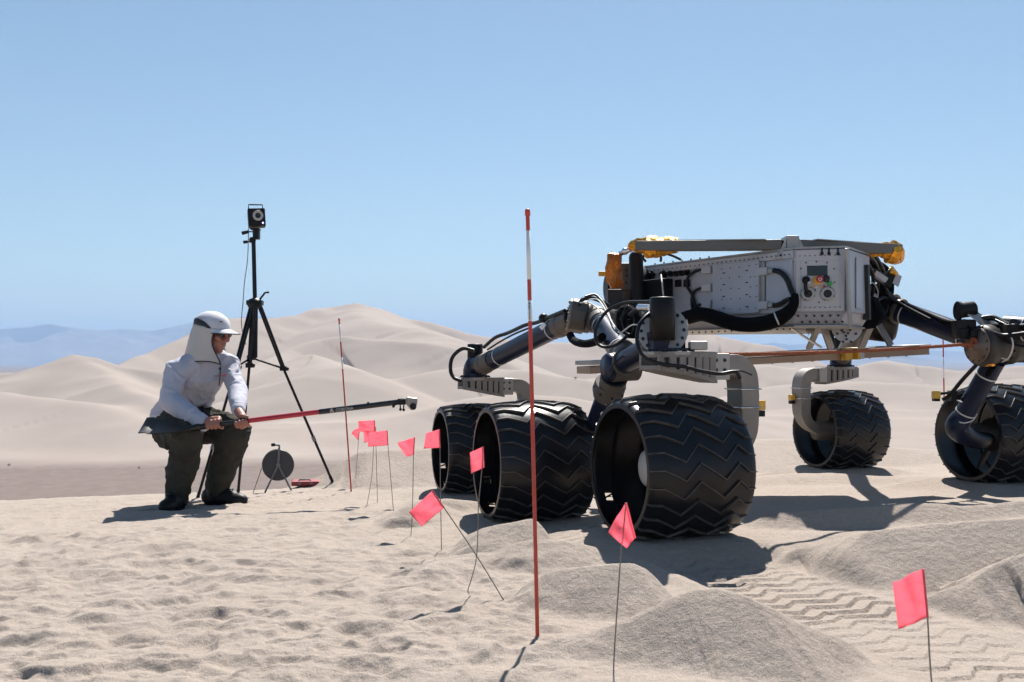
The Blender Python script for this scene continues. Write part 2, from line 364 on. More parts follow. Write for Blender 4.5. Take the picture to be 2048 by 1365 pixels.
# footprints and scuffs in the trampled sand on the left
rnd = random.Random(5)
DENTS = []
for i in range(620):
    px = rnd.uniform(-250, 1090); py = 995 + (rnd.random() ** .8) * 420
    if px > 800 and py < 1130: continue
    p = PZ(px, py, -.06)
    DENTS.append((p.x, p.y, rnd.uniform(-1.1, 1.1) + math.pi / 2 * (rnd.random() < .35), rnd.uniform(.07, .14), rnd.uniform(.04, .065), rnd.uniform(.002, .0065)))
for (px, py) in ((350, 1012), (440, 995)):
    p = PZ(px, py, -.14); DENTS.append((p.x, p.y, .4, .16, .10, .02))

HEAPS = []
for i in range(520):
    px = rnd.uniform(-250, 1060); py = 1000 + (rnd.random() ** .75) * 420
    if px > 820 and py < 1150: continue
    p = PZ(px, py, -.06); k = rnd.random()
    HEAPS.append((p.x, p.y, rnd.uniform(-.45, .45), rnd.uniform(.05, .17), rnd.uniform(.022, .055), rnd.uniform(.08, .2), .004 + .014 * k * k))
def base_height(x, y):
    yy = np.clip(y - 3.5, -2.5, 6)
    b = np.where(yy > 0, -.052 * yy, -.006 * yy) + .030 * (np.clip(x, -5, 4) - .5)
    b = b - .016 * np.clip(-1 - x, 0, 4)
    low = sstep(.35, .8, x) * sstep(3.5, 3.1, y) * sstep(.5, 1.2, y)
    return b - low * (.035 + .030 * (np.clip(x, .5, 3) - .5))
def chevron(u):
    """offset of a grouser along the wheel's travel, over the wheel's width (0..1)"""
    xs = [0, .12, .30, .43, .67, .81, .91, 1.0]; ys = [0, 0, .035, -.022, .035, -.018, .013, .017]
    return np.interp(u, xs, ys)
def ground_height(x, y, detail=True):
    r = np.hypot(x, y)
    near = r < 30
    b = base_height(x, y)
    z = b.copy()
    if near.any():
        xn, yn = x[near], y[near]; zn = z[near].copy()
        wob = fbm(xn * 2.1, yn * 2.1, 3, 3) * .05
        for pts, f, bk, w in NEAR:
            zn = smax(zn, ridge(xn + wob, yn + wob * .6, pts, f, bk, w, 1.3), .014)
        zn = zn + fbm(xn * .9, yn * .9, 3, 11) * .018
        rough = np.where(xn < .25, 1.0, .15) * sstep(9, 6, np.hypot(xn, yn))
        lft = 1 - sstep(-.15, .55, xn + .10 * (yn - 2.5))
        lft = lft * (1 - sstep(.02, .06, zn - b[near]))
        rid = 1 - np.abs(fbm(xn * 3.1, yn * 4.6, 3, 29)) * 2
        zn = zn + lft * (rid * .004 + fbm(xn * 12, yn * 16, 3, 41) * .0055 + fbm(xn * 5, yn * 6, 2, 51) * .003 + (1 - np.abs(fbm(xn * 9, yn * 13, 2, 45)) * 2) * .004 + fbm(xn * 34, yn * 42, 2, 47) * .0018)
        zn = zn + (1 - lft) * (fbm(xn * 7, yn * 7, 3, 61) * .004 + fbm(xn * 36, yn * 36, 2, 63) * .0010)
        if detail:
            dz = np.zeros_like(zn)
            for (cx, cy, a, ra, rb, dep) in DENTS:
                m = (np.abs(xn - cx) < .32) & (np.abs(yn - cy) < .32)
                if not m.any(): continue
                ex, ey = xn[m] - cx, yn[m] - cy
                s, c = math.sin(a), math.cos(a)
                q = np.sqrt(((ex * c + ey * s) / ra) ** 2 + ((-ex * s + ey * c) / rb) ** 2)
                dz[m] += -dep * np.exp(-(q ** 3)) + dep * .65 * np.exp(-((q - 1.45) / .33) ** 2)
            hz = np.zeros_like(zn)
            jag = fbm(xn * 14, yn * 14, 2, 53) * .02
            for (cx, cy, a, ra, rf, rb, dep) in HEAPS:
                m = (np.abs(xn - cx) < .3) & (np.abs(yn - cy) < .3)
                if not m.any(): continue
                ex, ey = xn[m] - cx, yn[m] - cy + jag[m]
                s, c = math.sin(a), math.cos(a); e1 = ex * c + ey * s; e2 = -ex * s + ey * c + .9 * (ex * c + ey * s) ** 2 / ra * .5
                prof = np.where(e2 < 0, 1 + e2 / rf, 1 - e2 / rb)
                prof = np.where(prof > .3, prof, .3 * np.exp(np.clip(prof - .3, -9, 0) / .3))
                hz[m] = np.maximum(hz[m], dep * np.clip(1 - (e1 / ra) ** 2, 0, 1) * np.clip(prof, 0, 1))
            zn = zn + hz * lft
            zn = zn + np.clip(dz, -.008, .008) * lft
        # tracks pressed by the left wheels
        du = (xn - W1.x) * UD.x + (yn - W1.y) * UD.y; dv = (xn - W1.x) * VD.x + (yn - W1.y) * VD.y
        for (uc, v0, v1, fl) in ((0.0, -2.6, .10, -.030), (-.20, .10, 1.0, -.012)):
            uu = (du - uc) / .40 + .5 + wob * .3
            mk = sstep(-.12, .08, uu) * (1 - sstep(.92, 1.12, uu)) * sstep(v0 - .2, v0, dv) * (1 - sstep(v1, v1 + .15, dv))
            floor = fl + .03 * (xn - .5) + fbm(xn * 5, yn * 5, 2, 71) * .010
            ph = ((dv + .75 * chevron(np.clip(uu, 0, 1)) + fbm(xn * 6, yn * 6, 2, 77) * .005) / .0654) % 1.0
            pr = .0040 - .008 * ph - np.where(ph > .88, .003, 0)
            floor = floor + pr * sstep(.06, .2, uu) * (1 - sstep(.9, .98, uu)) * np.clip(.85 + 1.2 * fbm(xn * 3.5, yn * 3.5, 3, 83), .45, 1.25)
            berm = .022 * np.exp(-((uu + .16) / .12) ** 2) + .022 * np.exp(-((uu - 1.16) / .12) ** 2)
            along = sstep(v0 - .2, v0, dv) * (1 - sstep(v1, v1 + .15, dv))
            zn = zn * (1 - mk) + floor * mk + berm * along * .6
        # sand pressed under and heaped round each wheel
        for (cx, cy, cz) in SEATS:
            uu = ((xn - cx) * UD.x + (yn - cy) * UD.y) / .25; vv = ((xn - cx) * VD.x + (yn - cy) * VD.y) / .20
            q = np.maximum(np.abs(uu), np.abs(vv)); mk = 1 - sstep(.8, 1.9, q)
            zn = zn * (1 - mk) + (cz - .25 + .022 + fbm(xn * 9, yn * 9, 2, 87) * .006) * mk
        z[near] = zn
    # the dune under the camera falls away beyond its brow
    brow = 7.6 + .16 * x + .55 * np.sin(x * .5 + 1)
    bw = sstep(-.2, -2.0, x); brow = brow * (1 - bw) + (6.6 + .10 * (x + 1) + .2 * np.sin(x * 1.3)) * bw
    t = np.clip(y - brow, 0, None)
    z = z - np.where(t < 3, .075 * t * t, .45 * (t - 1.5))
    back = np.clip(-y - 6, 0, None); z = z - .12 * back
    side = np.clip(np.abs(x) - 9, 0, None); z = z - .10 * side
    p = PLAIN + fbm(x * .01, y * .01, 4, 91) * .35
    z = np.maximum(z, p)
    farm = r > 60
    if farm.any():
        xf, yf = x[farm], y[farm]; zf = z[farm]
        wx = fbm(xf * .011, yf * .011, 3, 101) * 12; wy = fbm(xf * .011 + 31, yf * .011, 3, 103) * 12
        fade = sstep(180, 300, np.hypot(xf, yf))
        wx *= fade; wy *= fade
        dd = np.full(xf.shape, -60.0)
        for pts, f, bk, w in FAR:
            dd = smax(dd, ridge(xf + wx * .45, yf + wy, pts, f, bk, w), 2.2)
        foot = sstep(178, 300, yf + .12 * np.abs(xf))
        trans = (1 - np.abs(fbm(xf * .010, yf * .016, 3, 107)) * 2) * 3.5 * foot + (1 - np.abs(fbm(xf * .024 + 5, yf * .034, 2, 109)) * 2.2) * 1.0 * foot
        low = PLAIN - .6 + 2.6 * foot + trans
        dd = smax(dd, low, 2.0) + (fbm(xf * .03, yf * .03, 3, 113) * .8 + (1 - np.abs(fbm(xf * .016, yf * .022, 3, 117)) * 2) * .9) * foot
        gone = 1 - sstep(900, 1300, np.hypot(xf, yf))
        dd = PLAIN - 4 + (dd - PLAIN + 4) * gone
        zf = smax(zf, dd, 1.2)
        z[farm] = zf
    return z
def gz(x, y): return float(ground_height(np.array([float(x)]), np.array([float(y)]))[0])

def make_ground():
    rr = [0.3, .6, .9, 1.2, 1.4]
    while rr[-1] < 14500:
        r = rr[-1]
        if r < 3.4: st = .0062
        elif r < 5: st = .012
        elif r < 9: st = .02
        elif r < 14: st = .08
        elif r < 180: st = r * .03
        elif r < 720: st = r * .0058
        elif r < 1400: st = r * .03
        else: st = r * .12
        if r < 1.55: st = .02
        rr.append(r + st)
    rr = np.array(rr)
    A = math.radians(37)
    fr = np.linspace(-A, A, 861)
    bk = np.linspace(A, 2 * math.pi - A, 74)[1:-1]
    th = np.concatenate([fr, bk]); na, nr = len(th), len(rr)
    X = np.outer(rr, np.sin(th)); Y = np.outer(rr, np.cos(th))
    Z = ground_height(X.ravel(), Y.ravel()).reshape(X.shape)
    co = np.stack([X, Y, Z], -1).reshape(-1, 3)
    co = np.vstack([co, [[0, 0, gz(0, .01)]]])
    i = np.arange(nr - 1)[:, None] * na; k = np.arange(na)[None, :]; k2 = (k + 1) % na
    q = np.stack([i + k, i + na + k, i + na + k2, i + k2], -1).reshape(-1, 4)
    q = q[:, ::-1]
    tri = np.stack([np.full(na, len(co) - 1), (np.arange(na) + 1) % na, np.arange(na)], -1)
    me = bpy.data.meshes.new('ground')
    me.vertices.add(len(co)); me.vertices.foreach_set('co', co.ravel())
    nl = q.size + tri.size
    me.loops.add(nl); me.loops.foreach_set('vertex_index', np.concatenate([q.ravel(), tri.ravel()]).astype(np.int32))
    npol = len(q) + len(tri); me.polygons.add(npol)
    st = np.concatenate([np.arange(len(q)) * 4, q.size + np.arange(len(tri)) * 3])
    me.polygons.foreach_set('loop_start', st.astype(np.int32))
    me.polygons.foreach_set('use_smooth', np.ones(npol, bool))
    me.update(calc_edges=True); me.validate()
    me.materials.append(M['sand'])
    o = bpy.data.objects.new('ground', me); C.objects.link(o); tag(o, kind='structure')
    if me.polygons[len(q) // 2].normal.z < 0: me.flip_normals()
    return o
ground = make_ground()

# ------------------------------------------------------------------ mountains far across the basin
M['rock'] = mat('desert_rock', (0.20, 0.165, 0.145), .95, 0, .25, .002, spec=.1)
def range_mesh(name, a0, a1, d0, d1, prof, seed, na=260, nd=46):
    a = np.linspace(a0, a1, na); d = np.linspace(d0, d1, nd)
    px = CX + FPX * np.tan(a)
    top = np.interp(px, [p[0] for p in prof], [p[1] for p in prof])
    Aa, Dd = np.meshgrid(a, d); Hh = np.tile((HY - top) / FPX, (nd, 1)) * (d0 + d1) / 2
    X = np.tan(Aa) * Dd; Y = Dd
    t = (Dd - d0) / (d1 - d0)
    env = np.clip(1 - np.abs(t - .5) / .5, 0, 1) ** .8
    spur = 1 - np.abs(fbm(X * .0011, Y * .0011, 5, seed)) * 1.5
    Z = PLAIN - 1.5 + (Hh - PLAIN) * env * np.where(env > .93, 1, np.clip(.45 + .55 * spur, 0, 1.05)) + fbm(X * .003, Y * .003, 3, seed + 5) * 9 * env
    co = np.stack([X, Y, Z], -1).reshape(-1, 3)
    i = np.arange(nd - 1)[:, None] * na; k = np.arange(na - 1)[None, :]
    q = np.stack([i + k, i + k + 1, i + na + k + 1, i + na + k], -1).reshape(-1, 4)
    me = bpy.data.meshes.new(name); me.from_pydata(co.tolist(), [], q.tolist()); me.update(); me.materials.append(M['rock'])
    o = bpy.data.objects.new(name, me); C.objects.link(o); tag(o, kind='structure'); return o
range_mesh('mountain_range', -.78, -.20, 7600, 10400,
    [(-1400, 640), (-900, 625), (-500, 650), (-200, 652), (0, 657), (60, 652), (100, 645), (150, 655), (200, 659), (250, 656), (300, 660), (340, 654), (400, 640), (500, 632), (620, 640), (750, 700), (1000, 745)], 201)
range_mesh('mountain_range', .04, .80, 9000, 12500,
    [(1000, 735), (1200, 712), (1400, 700), (1500, 690), (1545, 684), (1580, 690), (1620, 686), (1680, 693), (1760, 697), (1800, 690), (1850, 700), (1950, 704), (2048, 698), (2200, 690), (2600, 670), (3200, 690)], 231)
range_mesh('mountain_range', .22, .52, 5600, 6900,
    [(1400, 760), (1600, 732), (1700, 722), (1760, 712), (1800, 708), (1850, 716), (1900, 724), (2000, 729), (2200, 735)], 251, 160, 30)

def haze():
    mb = MB(); mb.box((0, 0, 240), (29600, 29600, 540))
    m = bpy.data.materials.new('desert_haze'); m.use_nodes = True; nt = m.node_tree
    for n in list(nt.nodes):
        if n.type != 'OUTPUT_MATERIAL': nt.nodes.remove(n)
    v = nt.nodes.new('ShaderNodeVolumePrincipled'); v.inputs['Density'].default_value = 0.00017
    v.inputs['Color'].default_value = (0.38, 0.55, 0.80, 1); v.inputs['Anisotropy'].default_value = 0.0
    nt.links.new(v.outputs[0], [n for n in nt.nodes if n.type == 'OUTPUT_MATERIAL'][0].inputs['Volume'])
    o = mb.build('haze', m); tag(o, kind='stuff', label='pale blue haze in the air over the far basin'); return o
haze()
# ------------------------------------------------------------------ the rover
WORLD = {}
def thing(name, loc, label, cat, group=None):
    o = empty(name, loc); WORLD[o.name] = Vector(loc); tag(o, label, cat, group); return o
def part(mb, name, material, parent, bevel=0, origin=None, label=None):
    """mb's vertices are in world space; the object gets an origin of its own and hangs on parent"""
    vs_ = [Vector(p) for p in mb.v]
    if origin is None:
        lo = Vector([min(p[i] for p in vs_) for i in range(3)]); hi = Vector([max(p[i] for p in vs_) for i in range(3)]); origin = (lo + hi) / 2
    o = mb.build(name, material, None, bevel, rel=origin)
    WORLD[o.name] = Vector(origin)
    if parent is not None: o.parent = parent; o.location = Vector(origin) - WORLD[parent.name]
    if label: o['label'] = label
    return o
def stuff_part(o): o['kind'] = 'stuff'; return o
def bolts(parent, pts, n, r=.004, h=.004, name='bolt_heads', m=None, seg=6):
    mb = MB(); n = Vector(n).normalized()
    for p in pts: p = Vector(p); mb.cyl(p - n * .001, p + n * h, r, n=seg)
    return stuff_part(part(mb, name, m or M['bolt'], parent))
def ring_pts(c, ax, r, n, a0=0):
    ax = Vector(ax).normalized(); x = ax.orthogonal().normalized(); y = ax.cross(x); c = Vector(c)
    return [c + (x * math.cos(a0 + k * 2 * math.pi / n) + y * math.sin(a0 + k * 2 * math.pi / n)) * r for k in range(n)]

ROV = Vector((1.10, 4.80, 0.0))
rover = thing('planetary_rover', ROV, 'silver rover on black chevron wheels with blue suspension tubes and amber foil', 'rover')

# --- wheels: drum (local x = inboard), with windows, 24 grousers, spokes, hub
WR, WW = .25, .40
def crown(u): return WR - .020 * (2 * u - 1) ** 2 - (.006 if u < .015 or u > .985 else 0)
GU = [0, .12, .30, .43, .67, .81, .91, 1.0]; GY = [0, 0, .035, -.022, .035, -.018, .013, .017]
def gro(u): return float(np.interp(u, GU, GY))
def drum_mesh(windows=True):
    mb = MB(); n = 96
    us = [0, .02, .06, .12, .20, .28, .36, .44, .5, .56, .64, .72, .80, .88, .94, .98, 1.0]
    wins = {}
    for c in ((54, 62) if windows else ()): wins[c] = (3, 4); wins[c + 1] = (3, 4)
    def P(i, k, inner):
        u = us[i]; th = 2 * math.pi * k / n; r = crown(u) - (.007 if inner else 0)
        if inner and (i <= 0 or i >= len(us) - 1): r = crown(u) - .016
        return Vector(((u - .5) * WW, -r * math.sin(th), r * math.cos(th)))
    for inner in (False, True):
        vs_ = [P(i, k, inner) for i in range(len(us)) for k in range(n)]; fs = []
        for i in range(len(us) - 1):
            for k in range(n):
                if k in wins and wins[k][0] <= i < wins[k][1]: continue
                k2 = (k + 1) % n; fs.append((i * n + k, i * n + k2, (i + 1) * n + k2, (i + 1) * n + k))
        mb.add(vs_, fs, True)
    for i in (0, len(us) - 1):
        vs_ = [P(i, k, False) for k in range(n)] + [P(i, k, True) for k in range(n)]
        mb.add(vs_, [(k, (k + 1) % n, n + (k + 1) % n, n + k) for k in range(n)])
    for k, (i0, i1) in wins.items():
        for i in range(i0, i1):
            for (a, b) in (((i, k), (i + 1, k)), ((i, k + 1), (i + 1, k + 1))):
                mb.add([P(a[0], a[1], 0), P(b[0], b[1], 0), P(b[0], b[1], 1), P(a[0], a[1], 1)], [(0, 1, 2, 3)])
        for i in (i0, i1):
            mb.add([P(i, k, 0), P(i, k + 1, 0), P(i, k + 1, 1), P(i, k, 1)], [(0, 1, 2, 3)])
    # inner stiffening ring
    for (x0, dr) in ((.03, .03), (-.10, .012)):
        mb.lathe((x0, 0, 0), (1, 0, 0), [(-.005, WR - .007), (-.005, WR - .007 - dr), (.005, WR - .007 - dr), (.005, WR - .007)], 64, False)
    me = mb.mesh('wheel'); me.materials.append(M['wheel']); return me
def grouser_mesh():
    mb = MB(); us = sorted(set(GU + [.02, .06, .2, .36, .55, .74, .86]))
    us[0] = .004; us[-1] = .996
    prof = []
    for u in us:
        r = crown(u); ph = gro(u) / WR; x = (u - .5) * WW
        for (dp, rr) in ((-.0040, -.003), (-.0018, .0088), (.0018, .0088), (.0040, -.003)):
            a = ph + dp / WR; R = r + rr; prof.append(Vector((x, -R * math.sin(a), R * math.cos(a))))
    n = 4; fs = []
    for i in range(len(us) - 1):
        for k in range(3): fs.append((i * n + k, i * n + k + 1, (i + 1) * n + k + 1, (i + 1) * n + k))
    fs += [(0, 3, 2, 1), tuple(len(prof) - 4 + q for q in (0, 1, 2, 3))]
    mb.add(prof, fs, False); me = mb.mesh('grouser'); me.materials.append(M['grouser']); return me
def spoke_mesh():
    mb = MB(); pts = spline([(.03, .0, .055), (-.015, .028, .10), (-.02, .035, .15), (.0, .02, .19), (.02, 0, .222)], 6)
    vs_ = []
    for p in pts: vs_ += [p + Vector((-.02, -.0015, 0)), p + Vector((.02, -.0015, 0)), p + Vector((.02, .0025, 0)), p + Vector((-.02, .0025, 0))]
    fs = [(i * 4 + k, i * 4 + (k + 1) % 4, i * 4 + 4 + (k + 1) % 4, i * 4 + 4 + k) for i in range(len(pts) - 1) for k in range(4)]
    mb.add(vs_, fs, True); me = mb.mesh('spoke'); me.materials.append(M['titan_dark']); return me
def hub_mesh():
    mb = MB(); mb.lathe((0, 0, 0), (1, 0, 0), [(-.105, .001), (-.103, .04), (-.092, .062), (-.07, .072), (-.03, .074), (.0, .076), (.03, .080), (.032, .001)], 32)
    me = mb.mesh('hub'); me.materials.append(M['hubgrey']); return me
def motor_mesh():
    mb = MB(); mb.lathe((0, 0, 0), (1, 0, 0), [(.031, .001), (.031, .084), (.05, .085), (.055, .06), (.19, .058), (.19, .001)], 32)
    me = mb.mesh('drive_motor'); me.materials.append(M['titan_dark']); return me
MOT = motor_mesh()
DRUM, DRUM_R, GRO, SPK, HUB = drum_mesh(), drum_mesh(False), grouser_mesh(), spoke_mesh(), hub_mesh()
def wheel(center, rz, spin, left=True):
    o = bpy.data.objects.new('wheel', DRUM if left else DRUM_R); C.objects.link(o); o.parent = rover; c = Vector(center)
    o.location = c - ROV; o.rotation_euler = (spin, 0, rz if left else rz + math.pi)
    WORLD[o.name] = c
    for k in range(26):
        g = bpy.data.objects.new('grouser', GRO); C.objects.link(g); g.parent = o; g.rotation_euler = (2 * math.pi * k / 26, 0, 0)
    for k in range(6):
        g = bpy.data.objects.new('spoke', SPK); C.objects.link(g); g.parent = o; g.rotation_euler = (2 * math.pi * (k + .4) / 6, 0, 0)
    h = bpy.data.objects.new('hub', HUB); C.objects.link(h); h.parent = o
    h = bpy.data.objects.new('drive_motor', MOT); C.objects.link(h); h.parent = o
    return o
WC = {1: Vector((.549, 3.46, .255)), 2: Vector((.085, 4.15, .205)), 3: Vector((-.205, 5.53, .135)),
      4: Vector((2.08, 6.30, .19)), 5: Vector((2.46, 5.03, .255))}
wheel(WC[1], TH + .03, .05); wheel(WC[2], TH - .03, .17); wheel(WC[3], TH - .03, .12)
wheel(WC[4], TH + .02, .2, False); wheel(WC[5], TH, .1, False)

# --- corner steering units above the corner wheels
def corner(c, rz, left, tube_to, name='steering_unit', act=True):
    """c: wheel centre; local x points inboard, z from 0.25 m below the centre"""
    rot = Matrix.Rotation(rz if left else rz + math.pi, 3, 'Z'); base = Vector((c.x, c.y, c.z - .25))
    T = lambda x, y, z: base + rot @ Vector((x, y, z))
    A = lambda v: rot @ Vector(v)
    # ribbed casting: the unit's own body
    mb = MB()
    outline = [(-.085, -.05), (-.06, -.082), (0, -.092), (.06, -.085), (.15, -.055), (.15, .055), (.06, .085), (0, .092), (-.06, .082), (-.085, .05)]
    top = [T(x, y, .652) for x, y in outline]; bot = [T(x * .93, y * .86, .600 - .050 * (x + .085) / .235) for x, y in outline]
    n = len(outline); mb.add(top + bot, [tuple(range(n)), tuple(range(2 * n - 1, n - 1, -1))] + [(i, n + i, n + (i + 1) % n, (i + 1) % n) for i in range(n)])
    unit = part(mb, name, M['dark'], rover, .002, origin=T(0, 0, .62))  # core coloured darker than its ribs to paint shade into the slots
    mb = MB(); mb.lathe(T(0, 0, .640), (0, 0, 1), [(0, .088), (0, .098), (.012, .098), (.012, .06)], 36, False)
    part(mb, 'flange', M['alu'], unit, .001)
    for sy in (-1, 1):
        for k in range(7):
            x = -.07 + k * .034; yy = sy * (float(np.interp(x, [-.085, -.06, 0, .06, .15], [.05, .082, .092, .085, .055])) - .004)
            mb = MB(); mb.box(T(x, yy, .615 - .016 * k / 7), (.0245, .014, .060 + .026 * k / 7), rot); part(mb, 'rib', M['alu_dusty'], unit, .001)
    mb = MB()
    for sz in (.632, .590): mb.prism([T(x * 1.03, y * 1.06, sz - (.048 * (x + .085) / .235 if sz < .6 else 0)) for x, y in outline], Vector((0, 0, .018 if sz > .6 else .014)))
    part(mb, 'rim_band', M['alu_dusty'], unit)
    bolts(unit, [p for p in ring_pts(T(0, 0, .652), (0, 0, 1), .079, 14)], (0, 0, 1), .006, .008)
    # bracket plate and fork arm
    mb = MB(); mb.box(T(.168, 0, .600), (.072, .122, .092), rot); br = part(mb, 'bracket', M['alu'], unit, .004)
    bolts(br, [T(.148 + .034 * a, s * .0595, .588 + .034 * b) for a in (0, 1) for b in (0, 1) for s in (-1, 1)], A((0, -1, 0)), .007, .003)
    path = spline([T(.195, 0, .606), T(.25, 0, .604), T(.285, 0, .575), T(.295, 0, .52), T(.295, 0, .43), T(.29, 0, .36), T(.255, 0, .30), T(.18, 0, .255)], 6)
    mb = MB(); vs_ = []
    for i, p in enumerate(path):
        q0 = path[max(i - 1, 0)]; q1 = path[min(i + 1, len(path) - 1)]; t = (q1 - q0).normalized(); y = A((0, 1, 0)); nn = t.cross(y).normalized()
        f = i / (len(path) - 1); w = .050 - .018 * max(0, f - .6) / .4; h = .036 - .008 * max(0, f - .7) / .3
        vs_ += [p + y * w + nn * h, p - y * w + nn * h, p - y * w - nn * h, p + y * w - nn * h]
    m_ = len(path); fs = [(i * 4 + k, i * 4 + (k + 1) % 4, i * 4 + 4 + (k + 1) % 4, i * 4 + 4 + k) for i in range(m_ - 1) for k in range(4)] + [(3, 2, 1, 0), tuple((m_ - 1) * 4 + k for k in range(4))]
    mb.add(vs_, fs, False); fk = part(mb, 'fork_arm', M['alu_dusty'], unit, .004)
    for z in (.52, .455):
        mb = MB(); mb.tube([T(.255, -.054, z), T(.335, -.054, z), T(.335, .054, z), T(.255, .054, z), T(.255, -.054, z)], .0028, 6); part(mb, 'clamp_band', M['steel'], unit)
    mb = MB(); mb.box(T(.352, -.02, .462), (.030, .034, .034), rot); s = part(mb, 'sensor_box', M['yellow'], unit, .003)
    mb = MB(); mb.box(T(.352, -.02, .432), (.026, .032, .022), rot); mb.cyl(T(.325, -.02, .452), T(.345, -.02, .452), .006, n=8); part(mb, 'sensor_base', M['black'], s, .002)
    # elbow of the suspension tube and steering actuator
    d = (Vector(tube_to) - T(0, 0, .70)).normalized()
    mb = MB(); bh = T(0, .03, .66)
    if left and c.y < 4: mb.box(T(-.02, .01, .688), (.125, .09, .062), rot); mb.tube([T(0, .03, .70), T(0, .03, .70) + d * .12], [.046, .046], 24)
    else: mb.tube(spline([T(0, 0, .655), T(0, 0, .69), T(0, 0, .71) + d * .03, T(0, 0, .705) + d * .10], 5), [.066] * 11 + [.056] * 5, 28)
    mb.cyl(T(0, 0, .655), T(0, 0, .664), .078, n=32)
    part(mb, 'elbow', M['blue'], unit, .003 if c.y < 4 else 0)
    mx_ = -.055 if (left and c.y < 4) else 0.0; my = -.045 if (left and c.y < 4) else 0.0; mz = .0 if (left and c.y < 4) else .03
    mb = MB(); mb.lathe(T(mx_, my, .69 + mz), (0, 0, 1), [(0, .001), (0, .043), (.142 - mz, .043), (.147 - mz, .039), (.147 - mz, .001)], 32)
    part(mb, 'steering_motor', M['black'], unit)
    return T, unit, T(0, 0, .70) + d * .09

J1 = PX(1160, 634, 4.62); J2 = PX(1232, 735, 3.86); J1r = PX(1745, 648, 5.14)
T1f, U1, E1 = corner(WC[1], TH + .03, True, J2 + Vector((0, 0, .02)))
T3f, U3, E3 = corner(WC[3], TH - .03, True, J1)
T4f, U4, E4 = corner(WC[4], TH + .02, False, J1r)
# front face flange and bolts of the near elbow
fd = Vector((-.25, -.95, .18)).normalized(); fc = T1f(-.03, -.005, .722)
mb = MB(); mb.lathe(fc, fd, [(.0, .03), (.0, .086), (.012, .086), (.012, .03)], 40, False); ef = part(mb, 'elbow_flange', M['alu'], U1, .001)
bolts(ef, ring_pts(fc + fd * .012, fd, .073, 16), fd, .006, .006)

def susp(a, b, r, name='suspension_tube', m='blue', bands=True, parent=None, sleeve=True):
    a = Vector(a); b = Vector(b); t = (b - a).normalized(); L = (b - a).length
    mb = MB(); mb.tube([a, b], r, 32, caps=True); o = part(mb, name, M[m], parent or rover)
    if sleeve:
        for p, q in ((.0, .14), (.86, 1.0)) if (b.x < 1.5) else ():
            mb = MB(); mb.lathe(a + t * L * p, t, [(0, r * .9), (0, r * 1.16), ((q - p) * L * .3, r * 1.16), ((q - p) * L * .35, r * 1.08), ((q - p) * L, r * 1.08), ((q - p) * L, r * .9)], 32, False); part(mb, 'end_collar', M['titan'], o)
    if bands:
        for p in (.22, .8):
            mb = MB(); mb.lathe(a + t * L * p, t, [(0, r * 1.0), (0, r * 1.04), (.006, r * 1.04), (.006, r)], 28, False); part(mb, 'cable_tie', M['wire_white'], o)
    return o
# front-left: long tube from the wheel to the rocker joint
ST1 = susp(E3, J1 + Vector((-.03, 0, -.01)), .049)
# rocker joint
ax = (PX(1140, 634, 4.60) - PX(1200, 645, 4.60)).normalized()
mb = MB(); mb.lathe(J1, ax, [(-.10, .03), (-.10, .062), (-.03, .066), (-.02, .078), (.045, .080), (.046, .03)], 10, False, .3); JH = part(mb, 'rocker_joint', M['titan'], rover, .003)
mb = MB(); mb.lathe(J1 + ax * .046, ax, [(0, .001), (0, .078), (.012, .074), (.012, .001)], 10, False, .3); jc = part(mb, 'joint_cover', M['alu_dusty'], JH, .001)
bolts(jc, ring_pts(J1 + ax * .058, ax, .062, 10, .2), ax, .005, .005)
mb = MB(); mb.lathe(J1 - ax * .03, -ax, [(0, .07), (.02, .07), (.02, .062), (.12, .062), (.125, .05)], 28); part(mb, 'joint_barrel', M['titan'], JH)
mb = MB(); mb.tube([J1 + Vector((0, .02, .02)), J1 + Vector((.16, .12, -.02)), PX(1290, 640, 4.9)], .055, 24); part(mb, 'pivot_axle', M['titan'], rover)
# rocker tube on towards the bogie pivot
susp(J1 - ax * .06 + Vector((.02, -.02, 0)), J2 + Vector((.05, .06, .03)), .050)
# bogie pivot
bx = -UD
mb = MB(); mb.lathe(J2, bx, [(-.09, .02), (-.09, .052), (.02, .058), (.02, .02)], 32, False); BP = part(mb, 'bogie_pivot', M['titan'], rover, .002)
mb = MB(); mb.lathe(J2 + bx * .02, bx, [(0, .055), (.018, .055), (.028, .046), (.03, .001)], 32); part(mb, 'pivot_cap', M['blue'], BP)
susp(E1, J2 + Vector((.015, -.02, .01)), .043, bands=False)
hub2 = WC[2] + UD * .24
susp(J2 + Vector((-.005, .02, -.04)), hub2 + Vector((0, -.01, .02)), .046)
t = (hub2 - J2).normalized()
mb = MB(); mb.lathe(J2 + t * .085, t, [(0, .045), (0, .062), (.05, .064), (.052, .056), (.075, .056), (.076, .045)], 24, False); cl = part(mb, 'clamp_collar', M['titan'], BP, .002)
bolts(cl, ring_pts(J2 + t * .11, t, .062, 8), (0, -1, 0), .006, .006)
# front-right: tube from the far wheel
susp(E4, J1r + Vector((-.05, .05, -.02)), .05, m='titan', bands=False)

